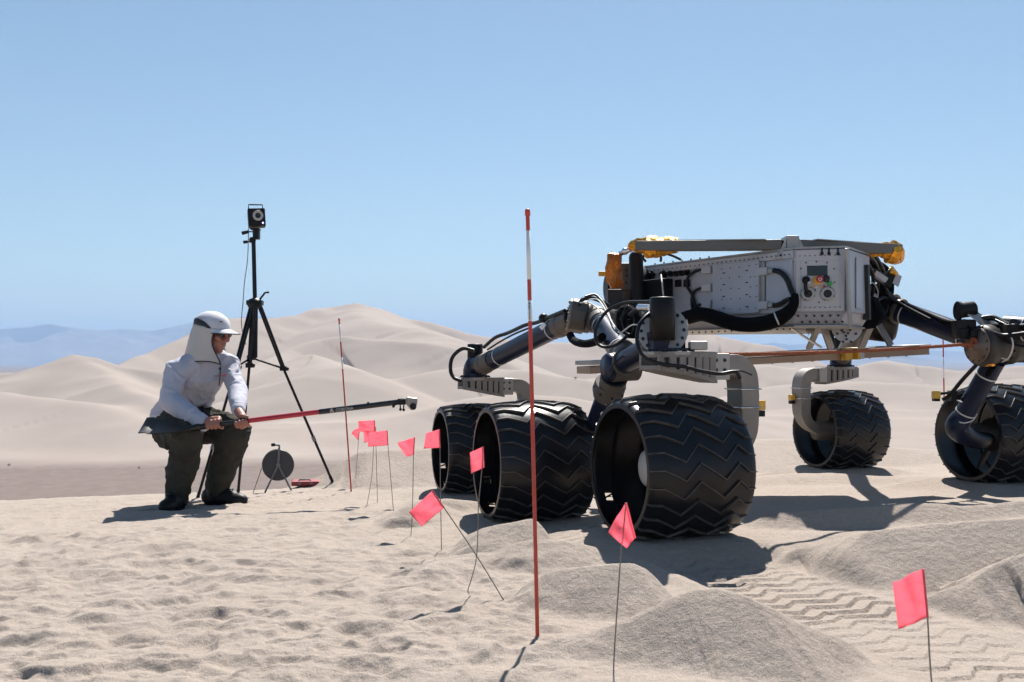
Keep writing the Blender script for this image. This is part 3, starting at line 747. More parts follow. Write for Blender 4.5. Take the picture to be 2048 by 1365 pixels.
# --- right-hand rocker and bogie
J2r = PX(1985, 690, 4.60)
mb = MB(); mb.lathe(J1r, (0.93, -.25, -.15), [(-.10, .04), (-.10, .07), (.0, .085), (.10, .085), (.12, .06), (.12, .01)], 28); RJ = part(mb, 'rocker_joint', M['titan_dark'], rover)
a = PX(1768, 612, 5.08); b = PX(1968, 686, 4.66); RA = a.copy()
susp(a, b, .054)
tt = (b - a).normalized()
for k, (s0, r_) in enumerate(((-.02, .072), (.03, .066), (.075, .060))):
    mb = MB(); mb.lathe(a + tt * s0, tt, [(0, .05), (0, r_), (.022, r_), (.022, .05)], 28, False); part(mb, 'collar_ring', M['brownmetal'] if k < 1 else M['titan'], RJ)
bolts(RJ, ring_pts(a + tt * -.02, tt, .064, 10), -tt, .006, .008)
uax = Vector((.95, .27, 0)).normalized(); jl = PX(1955, 692, 4.56)
mb = MB(); mb.lathe(jl, uax, [(0, .001), (0, .076), (.012, .094), (.06, .098), (.065, .080), (.15, .080), (.155, .086), (.18, .086), (.185, .078), (.30, .076), (.30, .09), (.5, .09), (.5, .01)], 40); BPr = part(mb, 'bogie_pivot', M['titan_dark'], rover)
mb = MB(); mb.lathe(jl - uax * .002, -uax, [(0, .082), (.006, .08), (.008, .03), (.03, .026), (.03, .001)], 36); pc = part(mb, 'pivot_cap', M['brownmetal'], BPr)
bolts(pc, ring_pts(jl - uax * .003, uax, .072, 12), -uax, .005, .006)
hub5 = WC[5] - UD * .20
susp(PX(1990, 722, 4.62), PX(1918, 848, 4.80), .047)
mb = MB(); mb.tube(spline([PX(1925, 835, 4.79), PX(1912, 858, 4.81), WC[5] - UD * .17 + Vector((0, -.05, -.02)), WC[5] - UD * .05], 5), [.050] * 8 + [.045] * 8, 24); part(mb, 'wheel_strut', M['blue'], rover)
susp(PX(2010, 655, 4.60), PX(2200, 668, 4.30), .055)
# cable tray and roller on top of the right bogie
mb = MB(); mb.cyl(PX(1917, 622, 4.60), PX(1945, 618, 4.62), .036, n=24); mb.cyl(PX(1914, 622, 4.60), PX(1919, 622, 4.60), .044, n=24); rl = part(mb, 'cable_roller', M['black'], BPr)
mb = MB(); mb.bar(PX(1943, 606, 4.62), PX(1958, 640, 4.62), .014, .02); mb.bar(PX(1916, 640, 4.6), PX(1920, 672, 4.6), .05, .05); mb.box(PX(1930, 655, 4.62), (.07, .08, .07)); part(mb, 'roller_bracket', M['black'], BPr, .003)
mb = MB(); mb.prism([PX(1935, 627, 4.58), PX(1958, 626, 4.62), PX(1990, 645, 4.62), PX(1968, 650, 4.58)], (0, 0, -.008)); part(mb, 'tray_plate', M['alu'], BPr)
mb = MB(); mb.prism([PX(1955, 642, 4.57), PX(1980, 640, 4.62), PX(2000, 650, 4.62), PX(1972, 654, 4.57)], (0, 0, -.01)); part(mb, 'tray_plate', M['alu_dusty'], BPr)
mb = MB()
for (p, q) in (((1966, 652), (1998, 652)), ((1966, 652), (1974, 676)), ((1996, 652), (1988, 676))): mb.bar(PX(p[0], p[1], 4.60), PX(q[0], q[1], 4.60), .02, .014)
part(mb, 'tray_frame', M['titan'], BPr)

# --- equipment box (body)
class Face:
    def __init__(s, A, B):
        s.A = Vector(A); s.B = Vector(B); s.t = (s.B - s.A).normalized(); s.n = Vector((s.t.y, -s.t.x, 0)).normalized()
        if s.n.y > 0: s.n = -s.n
    def pt(s, px, py, off=0.0):
        d = Vector(((px - CX) / FPX, 1.0, -(py - HY) / FPX)); o = Vector((0, 0, CAMZ)); p0 = s.A + s.n * off
        k = (p0 - o).dot(s.n) / d.dot(s.n); return o + d * k
    def rect(s, mb, px0, px1, z0, z1, o0, o1):
        a = s.pt(px0, HY, o0); b = s.pt(px1, HY, o0)
        mb.prism([Vector((a.x, a.y, z0)), Vector((b.x, b.y, z0)), Vector((b.x, b.y, z1)), Vector((a.x, a.y, z1))], s.n * (o1 - o0)); return mb
    def z(s, px, py): return s.pt(px, py).z
A_, B_, C_, D_ = PX(1290, 725, 5.2), PX(1591, 725, 4.35), PX(1690, 725, 4.30), PX(1738, 725, 4.62)
E_, F_ = Vector((1.75, 5.45, CAMZ)), Vector((.80, 5.75, CAMZ))
ZT, ZB, ZS = 1.113, .838, .780
plan = [A_, B_, C_, D_, E_, F_]
mb = MB(); mb.prism([Vector((p.x, p.y, ZB)) for p in plan], (0, 0, ZT - ZB)); body = part(mb, 'equipment_box', M['panel'], rover, .003)
cen = sum(plan, Vector()) / 6
mb = MB()   # roof sheet with a small overhang, with a raised corner
mb.prism([Vector((cen.x + (p.x - cen.x) * 1.012, cen.y + (p.y - cen.y) * 1.012, ZT + .001)) for p in plan], (0, 0, .009)); part(mb, 'roof_sheet', M['alu'], body)
mb = MB(); up = [Vector((p.x, p.y, ZB - .001)) for p in plan]; lo = [Vector((cen.x + (p.x - cen.x) * .93, cen.y + (p.y - cen.y) * .93, ZS)) for p in plan]
mb.add(up + lo, [tuple(range(6)), tuple(range(11, 5, -1))] + [(i, 6 + i, 6 + (i + 1) % 6, (i + 1) % 6) for i in range(6)]); pan = part(mb, 'belly_pan', M['panel'], body)
mb = MB(); mb.prism([Vector((cen.x + (p.x - cen.x) * .965, cen.y + (p.y - cen.y) * .965, ZS - .004)) for p in plan], (0, 0, .006)); part(mb, 'pan_lip', M['alu'], body)
F1 = Face(A_, B_); F2 = Face(B_, C_); F3 = Face(C_, D_)
def lerp(a, b, t): return a + (b - a) * t
# frame rails on the long side
mb = MB(); F1.rect(mb, 1292, 1588, ZT - .036, ZT - .002, .001, .009); top_rail = part(mb, 'top_rail', M['panel_pale'], body, .001)
mb = MB(); F1.rect(mb, 1292, 1588, ZB + .002, ZB + .026, .001, .009); part(mb, 'bottom_rail', M['panel_pale'], body, .001)
bolts(top_rail, [F1.pt(px, HY, .009) + Vector((0, 0, ZT - .020 - CAMZ)) for px in range(1300, 1588, 9)], F1.n, .0032, .003)
bolts(body, [F1.pt(px, HY, 0) + Vector((0, 0, ZT + .010 - CAMZ)) for px in range(1310, 1420, 18)], (0, 0, 1), .004, .008)
mb = MB(); F1.rect(mb, 1429, 1521, ZB + .006, ZT - .030, .010, .024); cover = part(mb, 'access_cover', M['panel'], body, .002)
cp = []
rr_ = random.Random(3)
for zi in range(5):
    for px in (1441, 1460, 1479, 1499, 1512): cp.append(F1.pt(px + rr_.uniform(-3, 3), HY, .024) + Vector((0, 0, ZB + .03 + zi * .048 + rr_.uniform(-.004, .004) - CAMZ)))
bolts(cover, cp, F1.n, .0026, .002)
mb = MB()
for k in range(8):
    px = 1445 + (k % 2) * 46; zz = ZB + .035 + (k // 2) * .055
    F1.rect(mb, px, px + 5, zz, zz + .004, .024, .026)
stuff_part(part(mb, 'latch_slots', M['bolt'], cover))
mb = MB(); F1.rect(mb, 1523, 1532, ZB + .03, ZT - .04, .002, .012); part(mb, 'hinge_strip', M['alu'], body)
mb = MB(); F1.rect(mb, 1533, 1586, ZB + .03, ZT - .045, .002, .006); part(mb, 'side_panel', M['panel'], body)
mb = MB(); F1.rect(mb, 1385, 1427, ZB + .03, ZT - .045, .002, .006); part(mb, 'side_panel', M['panel'], body)
# round connectors, switches and black power unit at the far end
for i, (px, py, r) in enumerate(((1306, 550, .022), (1330, 549, .020), (1344, 548, .015), (1355, 548, .014), (1366, 547, .014), (1377, 546, .014))):
    p = F1.pt(px, py, .0); mb = MB(); mb.cyl(p, p + F1.n * .02, r, n=6 if i < 2 else 12); mb.cyl(p + F1.n * .02, p + F1.n * .03, r * .6, n=12); part(mb, 'round_connector', M['black'], body, .001)
for px in (1358, 1375):
    zz = F1.z(px, 567); mb = MB(); F1.rect(mb, px - 6, px + 5, zz - .018, zz + .018, .002, .010); part(mb, 'rocker_switch', M['black'], body, .001)
mb = MB(); F1.rect(mb, 1296, 1346, F1.z(1320, 642), F1.z(1320, 561), .004, .07); part(mb, 'power_unit', M['black'], body, .004)
mb = MB(); mb.tube(spline([F1.pt(1322, 549, .03), F1.pt(1324, 565, .09), F1.pt(1326, 585, .09), F1.pt(1328, 600, .08)], 6), .004, 6); part(mb, 'grey_wire', M['wire_white'], body)
# plugs and their black leads
def plug(px, py, sgn):
    p = F1.pt(px, py, .012); mb = MB(); zz = p.z
    F1.rect(mb, px - 10, px + 8, zz - .018, zz + .018, .004, .024); o = part(mb, 'cable_plug', M['panel_pale'], body, .003)
    mb = MB(); F1.rect(mb, px + (8 if sgn > 0 else -17), px + (17 if sgn > 0 else -10), zz - .011, zz + .011, .008, .022); part(mb, 'strain_relief', M['alu'], o, .002)
def lead(pts, r=.0072, name='power_lead', m='cable', off=.02, face=None, parent=None):
    f = face or F1; ps = [f.pt(*(p if len(p) == 3 else (p[0], p[1], off))) for p in pts]; sp = spline(ps, 8); mb = MB(); mb.tube(sp, r if not isinstance(r, tuple) else [float(np.interp(i / (len(sp) - 1), [0, .12, .75, 1], r)) for i in range(len(sp))], 14); return part(mb, name, M[m], parent or body)
for py in (540, 576, 609): plug(1418, py, -1)
for py in (543, 611): plug(1531, py, 1)
lead([(1403, 540), (1388, 544), (1376, 556), (1374, 572), (1384, 590), (1390, 612), (1392, 630, .04)])
lead([(1403, 577), (1390, 582), (1384, 594), (1384, 612), (1388, 630, .04)])
lead([(1403, 610), (1395, 612), (1393, 622), (1396, 634, .04)])
lead([(1548, 541), (1562, 546), (1574, 560), (1582, 580), (1590, 598, .03), (1588, 612, .04)], .0115)
lead([(1548, 612), (1560, 608), (1572, 601), (1582, 598, .03)], .010)
lead([(1349, 640, .07), (1362, 640, .08), (1380, 634, .085), (1404, 629, .085), (1432, 636, .08), (1462, 646, .075), (1494, 650, .07), (1524, 648, .07), (1552, 640, .065), (1575, 626, .06), (1588, 608, .05), (1590, 590, .035)], (.022, .034, .034, .014), 'cable_harness', 'blackmatte')
lead([(1376, 650, .085), (1374, 642, .11), (1376, 628, .11), (1380, 618, .085)], .0035, 'cable_tie', 'wire_white')
lead([(1558, 650, .07), (1555, 643, .10), (1550, 631, .10), (1548, 622, .06)], .0035, 'cable_tie', 'wire_white')
# belly-pan fasteners
bolts(pan, [F1.pt(px, HY, -.03) + Vector((0, 0, ZS - .012 - CAMZ)) for px in range(1372, 1590, 13)], (0, -1, 0), .0045, .004)
bolts(pan, [F1.pt(px + rr_.uniform(-3, 3), HY, .002) + Vector((0, 0, rr_.uniform(ZS + .02, ZB - .008) - CAMZ)) for px in range(1580, 1592, 6)], (0, -1, 0), .005, .004)
bolts(pan, [F2.pt(px, HY, -.004 - .02 * (i % 2)) + Vector((0, 0, ZB - .016 - .026 * (i % 2) - CAMZ)) for i, px in enumerate(range(1596, 1690, 8))], (0, -1, 0), .005, .008)
# corner control panel
mb = MB(); F2.rect(mb, 1592, 1689, ZB + .004, ZT - .004, .001, .008); cpn = part(mb, 'control_panel', M['panel_pale'], body, .002)
bolts(cpn, [F2.pt(px, HY, .008) + Vector((0, 0, z - CAMZ)) for z in (ZT - .03, ZB + .02) for px in range(1600, 1685, 10)], F2.n, .0028, .002)
def f2z(py): return F2.z(1640, py)
mb = MB(); F2.rect(mb, 1602, 1680, f2z(614), f2z(522), .008, .0105); plate = part(mb, 'instrument_plate', M['panel_pale'], cpn, .001)
bolts(cpn, [F2.pt(px, py, .0105) for px, py in ((1612, 526), (1633, 524), (1654, 526), (1602, 538), (1668, 538), (1669, 565), (1638, 605), (1602, 590))], F2.n, .0035, .003)
mb = MB(); F2.rect(mb, 1614, 1655, f2z(552), f2z(532), .0105, .0125); part(mb, 'display_screen', M['screen'], cpn, .001)
for i, (px, py, r, h, m) in enumerate(((1612, 561, .017, .02, 'black'), (1635, 561, .019, .012, 'ambr'), (1639, 559, .015, .035, 'red'), (1652, 558, .015, .022, 'dark'), (1659, 568, .011, .012, 'green'), (1617, 566, .007, .02, 'wire_white'))):
    p = F2.pt(px, py, .0105); mb = MB(); mb.lathe(p, F2.n, [(0, r), (h * .8, r), (h, r * .8), (h, .0005)], 20); part(mb, ('selector_knob', 'warning_ring', 'stop_button', 'dark_button', 'green_button', 'toggle_switch')[i], M[m], cpn)
mb = MB(); mb.lathe(F2.pt(1640, 559, .046), F2.n, [(0, .0045), (0, .008), (.001, .008), (.001, .0045)], 16); part(mb, 'button_ring', M['wire_white'], cpn)
for px in (1616, 1655):
    p = F2.pt(px, 588, .0105); mb = MB(); mb.lathe(p, F2.n, [(0, .031), (.008, .031), (.010, .027), (.010, .0175), (.003, .0175)], 28, False); rg = part(mb, 'socket_ring', M['alu'], cpn)
    mb = MB(); mb.cyl(p, p + F2.n * .0045, .0175, n=20); mb.cyl(p + F2.n * .004, p + F2.n * .010, .007, n=12); part(mb, 'socket_core', M['dark'], rg)
    bolts(rg, ring_pts(p + F2.n * .008, F2.n, .029, 4, .4), F2.n, .003, .003)
lead([(1612, 562, .03), (1611, 570, .035), (1612, 580, .03), (1614, 586, .02)], .008, face=F2, parent=cpn, name='plug_lead')
for k, (px, py) in enumerate(((1626, 572), (1632, 575), (1642, 574), (1648, 573), (1630, 581), (1652, 580))):
    p = F2.pt(px, py, .0105); mb = MB(); mb.lathe(p, F2.n, [(0, .0045), (.006, .0045), (.007, .003), (.007, .0005)], 10); part(mb, 'indicator_lamp', M[('ambr', 'wire_white', 'ambr', 'red', 'dark', 'dark')[k]], cpn)
mb = MB()
for px in (1644, 1658, 1676):
    p = F2.pt(px, 502, .01); mb.cyl(p + Vector((0, 0, -.02)), p + Vector((0, 0, .012)), .004, n=8); mb.ball(p + Vector((0, 0, -.012)), .008, 8, 6)
stuff_part(part(mb, 'thumb_screws', M['bolt'], cpn))
mb = MB(); F3.rect(mb, 1691, 1736, ZB + .004, ZT - .004, .001, .008); part(mb, 'end_panel', M['panel'], body, .002)
mb = MB(); mb.bar(F3.pt(1694, 497, .02), F3.pt(1700, 655, .02), .012, .03); part(mb, 'corner_post', M['alu'], body, .002)
mb = MB(); F3.rect(mb, 1711, 1722, ZB + .02, ZT - .03, .010, .016); part(mb, 'edge_plate', M['panel'], body, .002)
mb = MB(); mb.bar(F3.pt(1731, 530, .01), F3.pt(1734, 640, .01), .03, .035); part(mb, 'upright_brace', M['dark'], body, .003)
# far-end equipment
mb = MB(); mb.tube([PX(1272, 516, 4.98), PX(1274, 640, 4.98)], .036, 24); mb.ball(PX(1272, 516, 4.98), .036); part(mb, 'black_canister', M['black'], body)
mb = MB(); mb.box(PX(1250, 555, 5.1), (.075, .06, .14)); mb.box(PX(1246, 595, 5.12), (.08, .08, .10)); part(mb, 'connector_block', M['brownmetal'], body, .004)
bolts(body, [PX(1252, y, 5.06) for y in (540, 552, 566)], (0, -1, 0), .006, .006)
mb = MB(); mb.lathe(PX(1228, 575, 5.2), (-.95, -.3, 0), [(-.16, .01), (-.16, .12), (-.02, .12), (.02, .10), (.03, .01)], 36); part(mb, 'pivot_drum', M['dark'], body)
mb = MB(); mb.box(PX(1262, 622, 5.05), (.12, .10, .09)); mb.box(PX(1228, 600, 5.0), (.07, .08, .10)); part(mb, 'pivot_bracket', M['dark'], body, .004)
mb = MB(); mb.box(PX(1206, 548, 5.0), (.045, .03, .024)); part(mb, 'link_stub', M['yellow'], body, .003)

# --- differential bar on the roof, wrapped at both ends in amber foil
def crumple(mb_, amp, seed, f=16.0):
    out = []
    for p in mb_.v:
        q = Vector(p); n_ = mnoise.noise_vector(q * f + Vector((seed, seed * 1.7, 0))) + .6 * mnoise.noise_vector(q * f * 2.6 + Vector((0, seed, 5)))
        out.append(tuple(q + n_ * amp))
    mb_.v = out; mb_.s = [False] * len(mb_.s); return mb_
pv = PX(1580, 491, 4.45); lt = PX(1275, 493, 4.78); rt = PX(1795, 500, 4.66)
mb = MB(); mb.bar(pv + Vector((-.03, 0, .0)), lt, .07, .045); bar = part(mb, 'differential_bar', M['bargrey'], rover, .003)
mb = MB(); mb.bar(pv + Vector((.03, 0, 0)), rt, .07, .045); part(mb, 'bar_arm', M['bargrey'], bar, .003)
mb = MB(); mb.bar(pv + Vector((-.10, .01, .024)), lt + Vector((.1, 0, .024)), .085, .004); mb.bar(pv + Vector((.10, .01, .024)), rt + Vector((-.1, 0, .024)), .085, .004); part(mb, 'bar_flange', M['alu'], bar)
mb = MB(); mb.box(pv, (.055, .10, .075)); hubp = part(mb, 'bar_pivot', M['alu'], bar, .003)
mb = MB()
for s in (-1, 1): mb.prism([pv + Vector((s * .029, -.045, .025)), pv + Vector((s * .029, -.045, -.065)), pv + Vector((s * .075, -.045, -.065))], (0, .012, 0))
part(mb, 'gusset_plate', M['alu'], bar)
bolts(bar, [pv + Vector((s * (.035 + .02 * k), -.046, -.05)) for s in (-1, 1) for k in (0, 1)], (0, -1, 0), .005, .004)
mb = MB(); mb.tube(spline([lt + Vector((.20, -.02, .0)), lt + Vector((.13, -.01, .0)), lt + Vector((.06, 0, -.005)), lt, lt + Vector((-.035, 0, -.012))], 7), [.030, .031, .032, .034, .036, .037, .038] + [.042] * 4 + [.046] * 7 + [.04] * 7 + [.034, .028, .02, .012], 11)
fw = part(crumple(mb, .019, 3.0, 12), 'foil_wrap', M['kapton'], bar)
mb = MB(); mb.tube(spline([rt + Vector((-.14, .0, 0)), rt + Vector((-.06, 0, -.004)), rt + Vector((-.01, 0, -.014)), rt + Vector((.03, 0, -.006))], 7), [.032] * 6 + [.04] * 4 + [.056] * 6 + [.050, .046, .04, .034, .026, .014], 11)
part(crumple(mb, .013, 9.0, 11), 'foil_wrap', M['kapton'], bar)
kl = PX(1228, 535, 4.86)
mb = MB(); mb.tube([kl + Vector((.004, 0, .075)), kl + Vector((0, 0, .06)), kl + Vector((0, 0, .03)), kl, kl + Vector((.004, 0, -.03)), kl + Vector((.008, 0, -.06)), kl + Vector((.01, 0, -.085)), kl + Vector((.012, 0, -.10))], [.02, .036, .038, .036, .037, .038, .036, .03], 18)
part(crumple(mb, .012, 21.0, 24), 'link_wrap', M['kapton_dark'], bar)
mb = MB(); mb.cyl(PX(1240, 508, 4.85), PX(1262, 499, 4.80), .012, n=14); mb.ball(PX(1250, 503, 4.83), .018); part(mb, 'ball_joint', M['steel'], bar)
for pts in (((1290, 508), (1286, 516), (1292, 524)), ((1318, 508), (1322, 516), (1321, 524)), ((1325, 506), (1345, 512), (1362, 520))):
    mb = MB(); mb.tube(spline([PX(x, y, 4.8) for x, y in pts], 5), .006, 8); part(mb, 'sensor_lead', M['cable'], bar)

# --- loose cables round the joints
def cab(pts, r=.009, m='cable', name='cable_loop', parent=None):
    r = r * (.62 if r <= .0105 else .8)
    mb = MB(); mb.tube(spline([PX(*p) for p in pts], 8), r, 10); return part(mb, name, M[m], parent or rover)
cab([(1342, 612, 3.55), (1322, 604, 3.6), (1290, 604, 3.7), (1250, 606, 3.8), (1215, 622, 3.85), (1193, 655, 3.85), (1192, 682, 3.84), (1206, 694, 3.82), (1232, 690, 3.8), (1255, 672, 3.8)], .010)
cab([(1325, 616, 3.5), (1298, 628, 3.42), (1278, 652, 3.38), (1275, 690, 3.36), (1290, 715, 3.34), (1322, 728, 3.33), (1370, 734, 3.32), (1400, 742, 3.32), (1440, 748, 3.33), (1470, 744, 3.34), (1480, 756, 3.36)], .0105)
cab([(1450, 746, 3.34), (1480, 742, 3.33), (1503, 750, 3.36)], .005)
cab([(1218, 612, 4.5), (1200, 602, 4.5), (1180, 596, 4.48), (1165, 600, 4.46), (1158, 612, 4.45)], .012)
cab([(1170, 594, 4.45), (1190, 590, 4.47), (1205, 604, 4.4), (1216, 625, 4.2), (1226, 655, 4.0), (1238, 668, 3.9)], .009)
cab([(1178, 600, 4.44), (1196, 600, 4.42), (1212, 622, 4.2), (1228, 652, 4.0), (1246, 670, 3.9)], .005, 'wire_white', 'pale_wire')
cab([(1160, 606, 4.44), (1178, 606, 4.4), (1194, 616, 4.35), (1204, 628, 4.3)], .004, 'wire_white', 'pale_wire')
cab([(1140, 670, 4.5), (1148, 682, 4.45), (1168, 688, 4.3), (1190, 684, 4.2), (1205, 674, 4.1)], .022, 'blackmatte')
cab([(1240, 640, 3.9), (1256, 612, 3.88), (1268, 640, 3.86), (1262, 668, 3.86), (1248, 660, 3.88), (1244, 636, 3.9), (1258, 618, 3.9)], .0045)
cab([(1236, 672, 3.88), (1250, 660, 3.86), (1266, 650, 3.84), (1282, 652, 3.7)], .004, 'wire_white', 'pale_wire')
cab([(1260, 630, 3.86), (1278, 618, 3.8), (1292, 622, 3.7), (1304, 640, 3.6)], .012)
cab([(1218, 742, 3.75), (1228, 728, 3.72), (1246, 712, 3.72), (1262, 706, 3.72)], .005)
mb = MB(); mb.cyl(PX(1278, 615, 3.62), PX(1300, 616, 3.55), .012, n=16); part(mb, 'steel_coupling', M['steel'], U1)
mb = MB(); mb.ball(PX(1256, 640, 4.0), (.05, .05, .06), 14, 9); mb.box(PX(1268, 655, 3.95), (.06, .06, .07)); part(crumple(mb, .012, 4.0, 18), 'cable_bundle', M['blackmatte'], rover)
# along the front-left tube
cab([(948, 702, 5.42), (925, 698, 5.44), (905, 715, 5.46), (901, 740, 5.46), (908, 756, 5.44), (922, 762, 5.42)], .013)
cab([(968, 695, 5.40), (990, 676, 5.3), (1014, 667, 5.2), (1030, 660, 5.1), (1050, 651, 5.0), (1075, 645, 4.9), (1100, 634, 4.75), (1130, 622, 4.6)], .012)
cab([(975, 700, 5.38), (1000, 684, 5.28), (1030, 668, 5.1), (1060, 656, 4.95)], .008)
mb = MB(); mb.ball(PX(1087, 637, 4.82), .024, 14, 9); part(mb, 'cable_clip', M['black'], ST1)
mb = MB(); mb.bar(PX(1081, 658, 4.76), PX(1089, 648, 4.75), .002, .022); part(mb, 'paper_tag', M['polewhite'], ST1)
# right-hand tangle between body and rocker
cab([(1708, 505, 4.7), (1735, 512, 4.8), (1752, 530, 4.9), (1765, 560, 5.0), (1768, 590, 5.0), (1760, 615, 5.0)], .014)
cab([(1712, 512, 4.66), (1740, 520, 4.8), (1770, 535, 4.95), (1782, 560, 5.0), (1782, 590, 5.02), (1772, 612, 5.02)], .016, 'blackmatte')
cab([(1700, 520, 4.6), (1712, 560, 4.6), (1716, 600, 4.65), (1725, 630, 4.75), (1745, 648, 4.9)], .012)
cab([(1730, 548, 4.75), (1745, 552, 4.85), (1756, 566, 4.9), (1757, 585, 4.95), (1748, 598, 4.95), (1735, 600, 4.95)], .008)
cab([(1725, 535, 4.74), (1748, 540, 4.85), (1765, 548, 4.9), (1780, 540, 4.95)], .010)
cab([(1776, 560, 5.0), (1780, 595, 5.0), (1800, 606, 4.98), (1840, 628, 4.9), (1880, 644, 4.8), (1915, 655, 4.7)], .010)
cab([(1770, 590, 5.02), (1795, 600, 5.0), (1830, 618, 4.92), (1870, 636, 4.82), (1900, 646, 4.72), (1925, 648, 4.65)], .015, 'blackmatte')
cab([(1955, 640, 4.62), (1985, 636, 4.6), (2010, 648, 4.55), (2035, 655, 4.5), (2070, 650, 4.4)], .018)
cab([(1990, 640, 4.58), (2015, 652, 4.5), (2030, 664, 4.48), (2060, 666, 4.4)], .010)
cab([(2020, 650, 4.5), (2024, 640, 4.5), (2036, 642, 4.48)], .010)
cab([(1955, 728, 4.58), (1925, 760, 4.68), (1900, 790, 4.74), (1885, 800, 4.76)], .012)
mb = MB(); mb.box(PX(1712, 632, 4.75), (.13, .12, .12)); mb.ball(PX(1735, 628, 4.85), (.08, .08, .085), 16, 10); mb.box(PX(1758, 600, 5.0), (.08, .08, .16)); part(crumple(mb, .016, 6.0, 14), 'wrapped_joint_cover', M['blackmatte'], rover)
mb = MB(); mb.box(PX(1745, 535, 4.9), (.07, .06, .06), Matrix.Rotation(.6, 3, 'Y')); mb.box(PX(1772, 560, 4.96), (.06, .05, .07), Matrix.Rotation(.4, 3, 'Y')); part(mb, 'junction_block', M['black'], rover, .006)
mb = MB(); mb.bar(PX(1748, 546, 4.85), PX(1772, 562, 4.85), .03, .028); part(mb, 'blue_grey_bracket', M['panel'], rover, .003)
mb = MB(); mb.prism([PX(1790, 545, 4.95), PX(1804, 553, 4.95), PX(1797, 574, 4.95), PX(1784, 566, 4.95)], (.006, .02, 0)); part(mb, 'tilted_plate', M['panel'], rover, .002)
mb = MB(); mb.tube([PX(1772, 550, 4.98), PX(1782, 545, 4.97), PX(1793, 552, 4.96)], [.022, .03, .018], 14); part(crumple(mb, .01, 31., 22), 'foil_patch', M['kapton'], rover)
mb = MB(); mb.tube([PX(1722, 525, 4.78), PX(1738, 538, 4.8)], [.016, .012], 10); part(crumple(mb, .006, 33., 22), 'foil_patch', M['kapton_dark'], rover)
mb = MB(); mb.ball(PX(1738, 597, 4.98), (.045, .045, .035), 16, 10); part(mb, 'joint_dome', M['panel_pale'], rover)

# --- cross beam under the belly, its struts and the orange rope
bl, brr = PX(1166, 729, 4.40), PX(1838, 695, 5.15)
mb = MB(); mb.bar(bl + Vector((0, 0, .006)), brr + Vector((0, 0, .006)), .16, .018); beam = part(mb, 'cross_beam', M['alu'], rover, .002)
mb = MB(); mb.bar(bl + Vector((0, -.01, -.026)), brr + Vector((0, -.01, -.022)), .13, .032); low = part(mb, 'lower_fascia', M['tan'], beam, .002)
tb = (brr - bl).normalized(); nb = Vector((tb.y, -tb.x, 0)).normalized()
bolts(low, [bl + tb * (.03 + k * .118) + nb * .06 + Vector((0, 0, -.033)) for k in range(16)], (0, -.3, -1), .007, .008)
mb = MB(); mb.bar(PX(1690, 708, 4.86), PX(1726, 707, 4.88), .03, .055); blk = part(mb, 'strap_block', M['panel_pale'], beam, .003)
mb = MB(); mb.bar(PX(1686, 709, 4.84), PX(1700, 708, 4.85), .04, .06); part(mb, 'strap_band', M['yellow'], blk)
mb = MB(); mb.bar(PX(1710, 708, 4.84), PX(1715, 708, 4.85), .034, .056); part(mb, 'strap_band', M['yellow'], blk)
for (x0, y0, d0, x1, y1, d1, w) in ((1636, 655, 4.6, 1618, 697, 4.75, .030), (1646, 652, 4.75, 1662, 697, 4.80, .034), (1740, 655, 4.8, 1722, 697, 4.85, .036), (1752, 640, 5.0, 1782, 692, 5.0, .034)):
    mb = MB(); mb.bar(PX(x0, y0, d0), PX(x1, y1, d1), .012, w, up=(.9, .3, 0)); part(mb, 'beam_strut', M['alu'], rover, .001)
mb = MB(); mb.cyl(PX(1574, 652, 4.5), PX(1642, 695, 4.7), .006, n=8); part(mb, 'brace_rod', M['steel'], rover)
hc = PX(1694, 650, 4.72)
mb = MB(); mb.prism([hc + Vector((.076 * math.cos(a), 0, .085 * math.sin(a))) for a in [math.pi + math.pi * k / 14 for k in range(15)]], (.004, .014, 0)); hp = part(mb, 'pivot_plate', M['panel'], rover, .001)
bolts(hp, [PX(x, y, 4.715) for x, y in ((1688, 665), (1692, 672), (1696, 667), (1700, 661), (1684, 661), (1693, 679), (1675, 668), (1712, 668), (1702, 684), (1686, 684))], (0, -1, 0), .0055, .004)
mb = MB(); mb.box(PX(1660, 672, 5.0), (.03, .04, .10)); part(mb, 'dark_bracket', M['dark'], rover)
mb = MB()
for k in range(5): mb.prism([PX(1612 + k * 3, 655, 4.62), PX(1616 + k * 3, 655, 4.62), PX(1613 + k * 3.4, 668 + (k * 7) % 11, 4.6)], (0, .002, 0))
stuff_part(part(mb, 'torn_foil', M['alu'], rover))
def rope(a, b, r, sag, name, parent):
    mb = MB(); a = Vector(a); b = Vector(b); n = 150; L = (b - a).length; t = (b - a).normalized(); x = t.orthogonal().normalized(); y = t.cross(x)
    for s in range(3):
        pts = []
        for i in range(n + 1):
            f = i / n; c = a.lerp(b, f) - Vector((0, 0, sag * 4 * f * (1 - f))); an = f * L / .05 * 2 * math.pi + s * 2.094
            pts.append(c + (x * math.cos(an) + y * math.sin(an)) * r * .5)
        mb.tube(pts, r * .62, 6)
    return part(mb, name, M['rope'], parent)
rope(PX(1376, 710, 3.50), jl - uax * .02 + Vector((0, 0, .01)), .0078, .012, 'orange_rope', rover)
mb = MB(); mb.tube(spline([jl - uax * .03 + Vector((0, -.012, .006)), jl + Vector((-.05, -.02, -.004)), jl - uax * .03 + Vector((0, -.01, .03)), jl + Vector((-.02, -.03, .012))], 6), .010, 8); part(mb, 'rope_knot', M['rope'], rover)
mb = MB(); mb.box(T1f(.075, -.06, .672), (.06, .05, .03)); part(mb, 'rope_cleat', M['alu'], U1, .004)
mb = MB(); mb.ball(PX(1978, 725, 4.54), (.03, .02, .022), 10, 7); part(crumple(mb, .01, 44., 24), 'foil_patch', M['kapton'], rover)
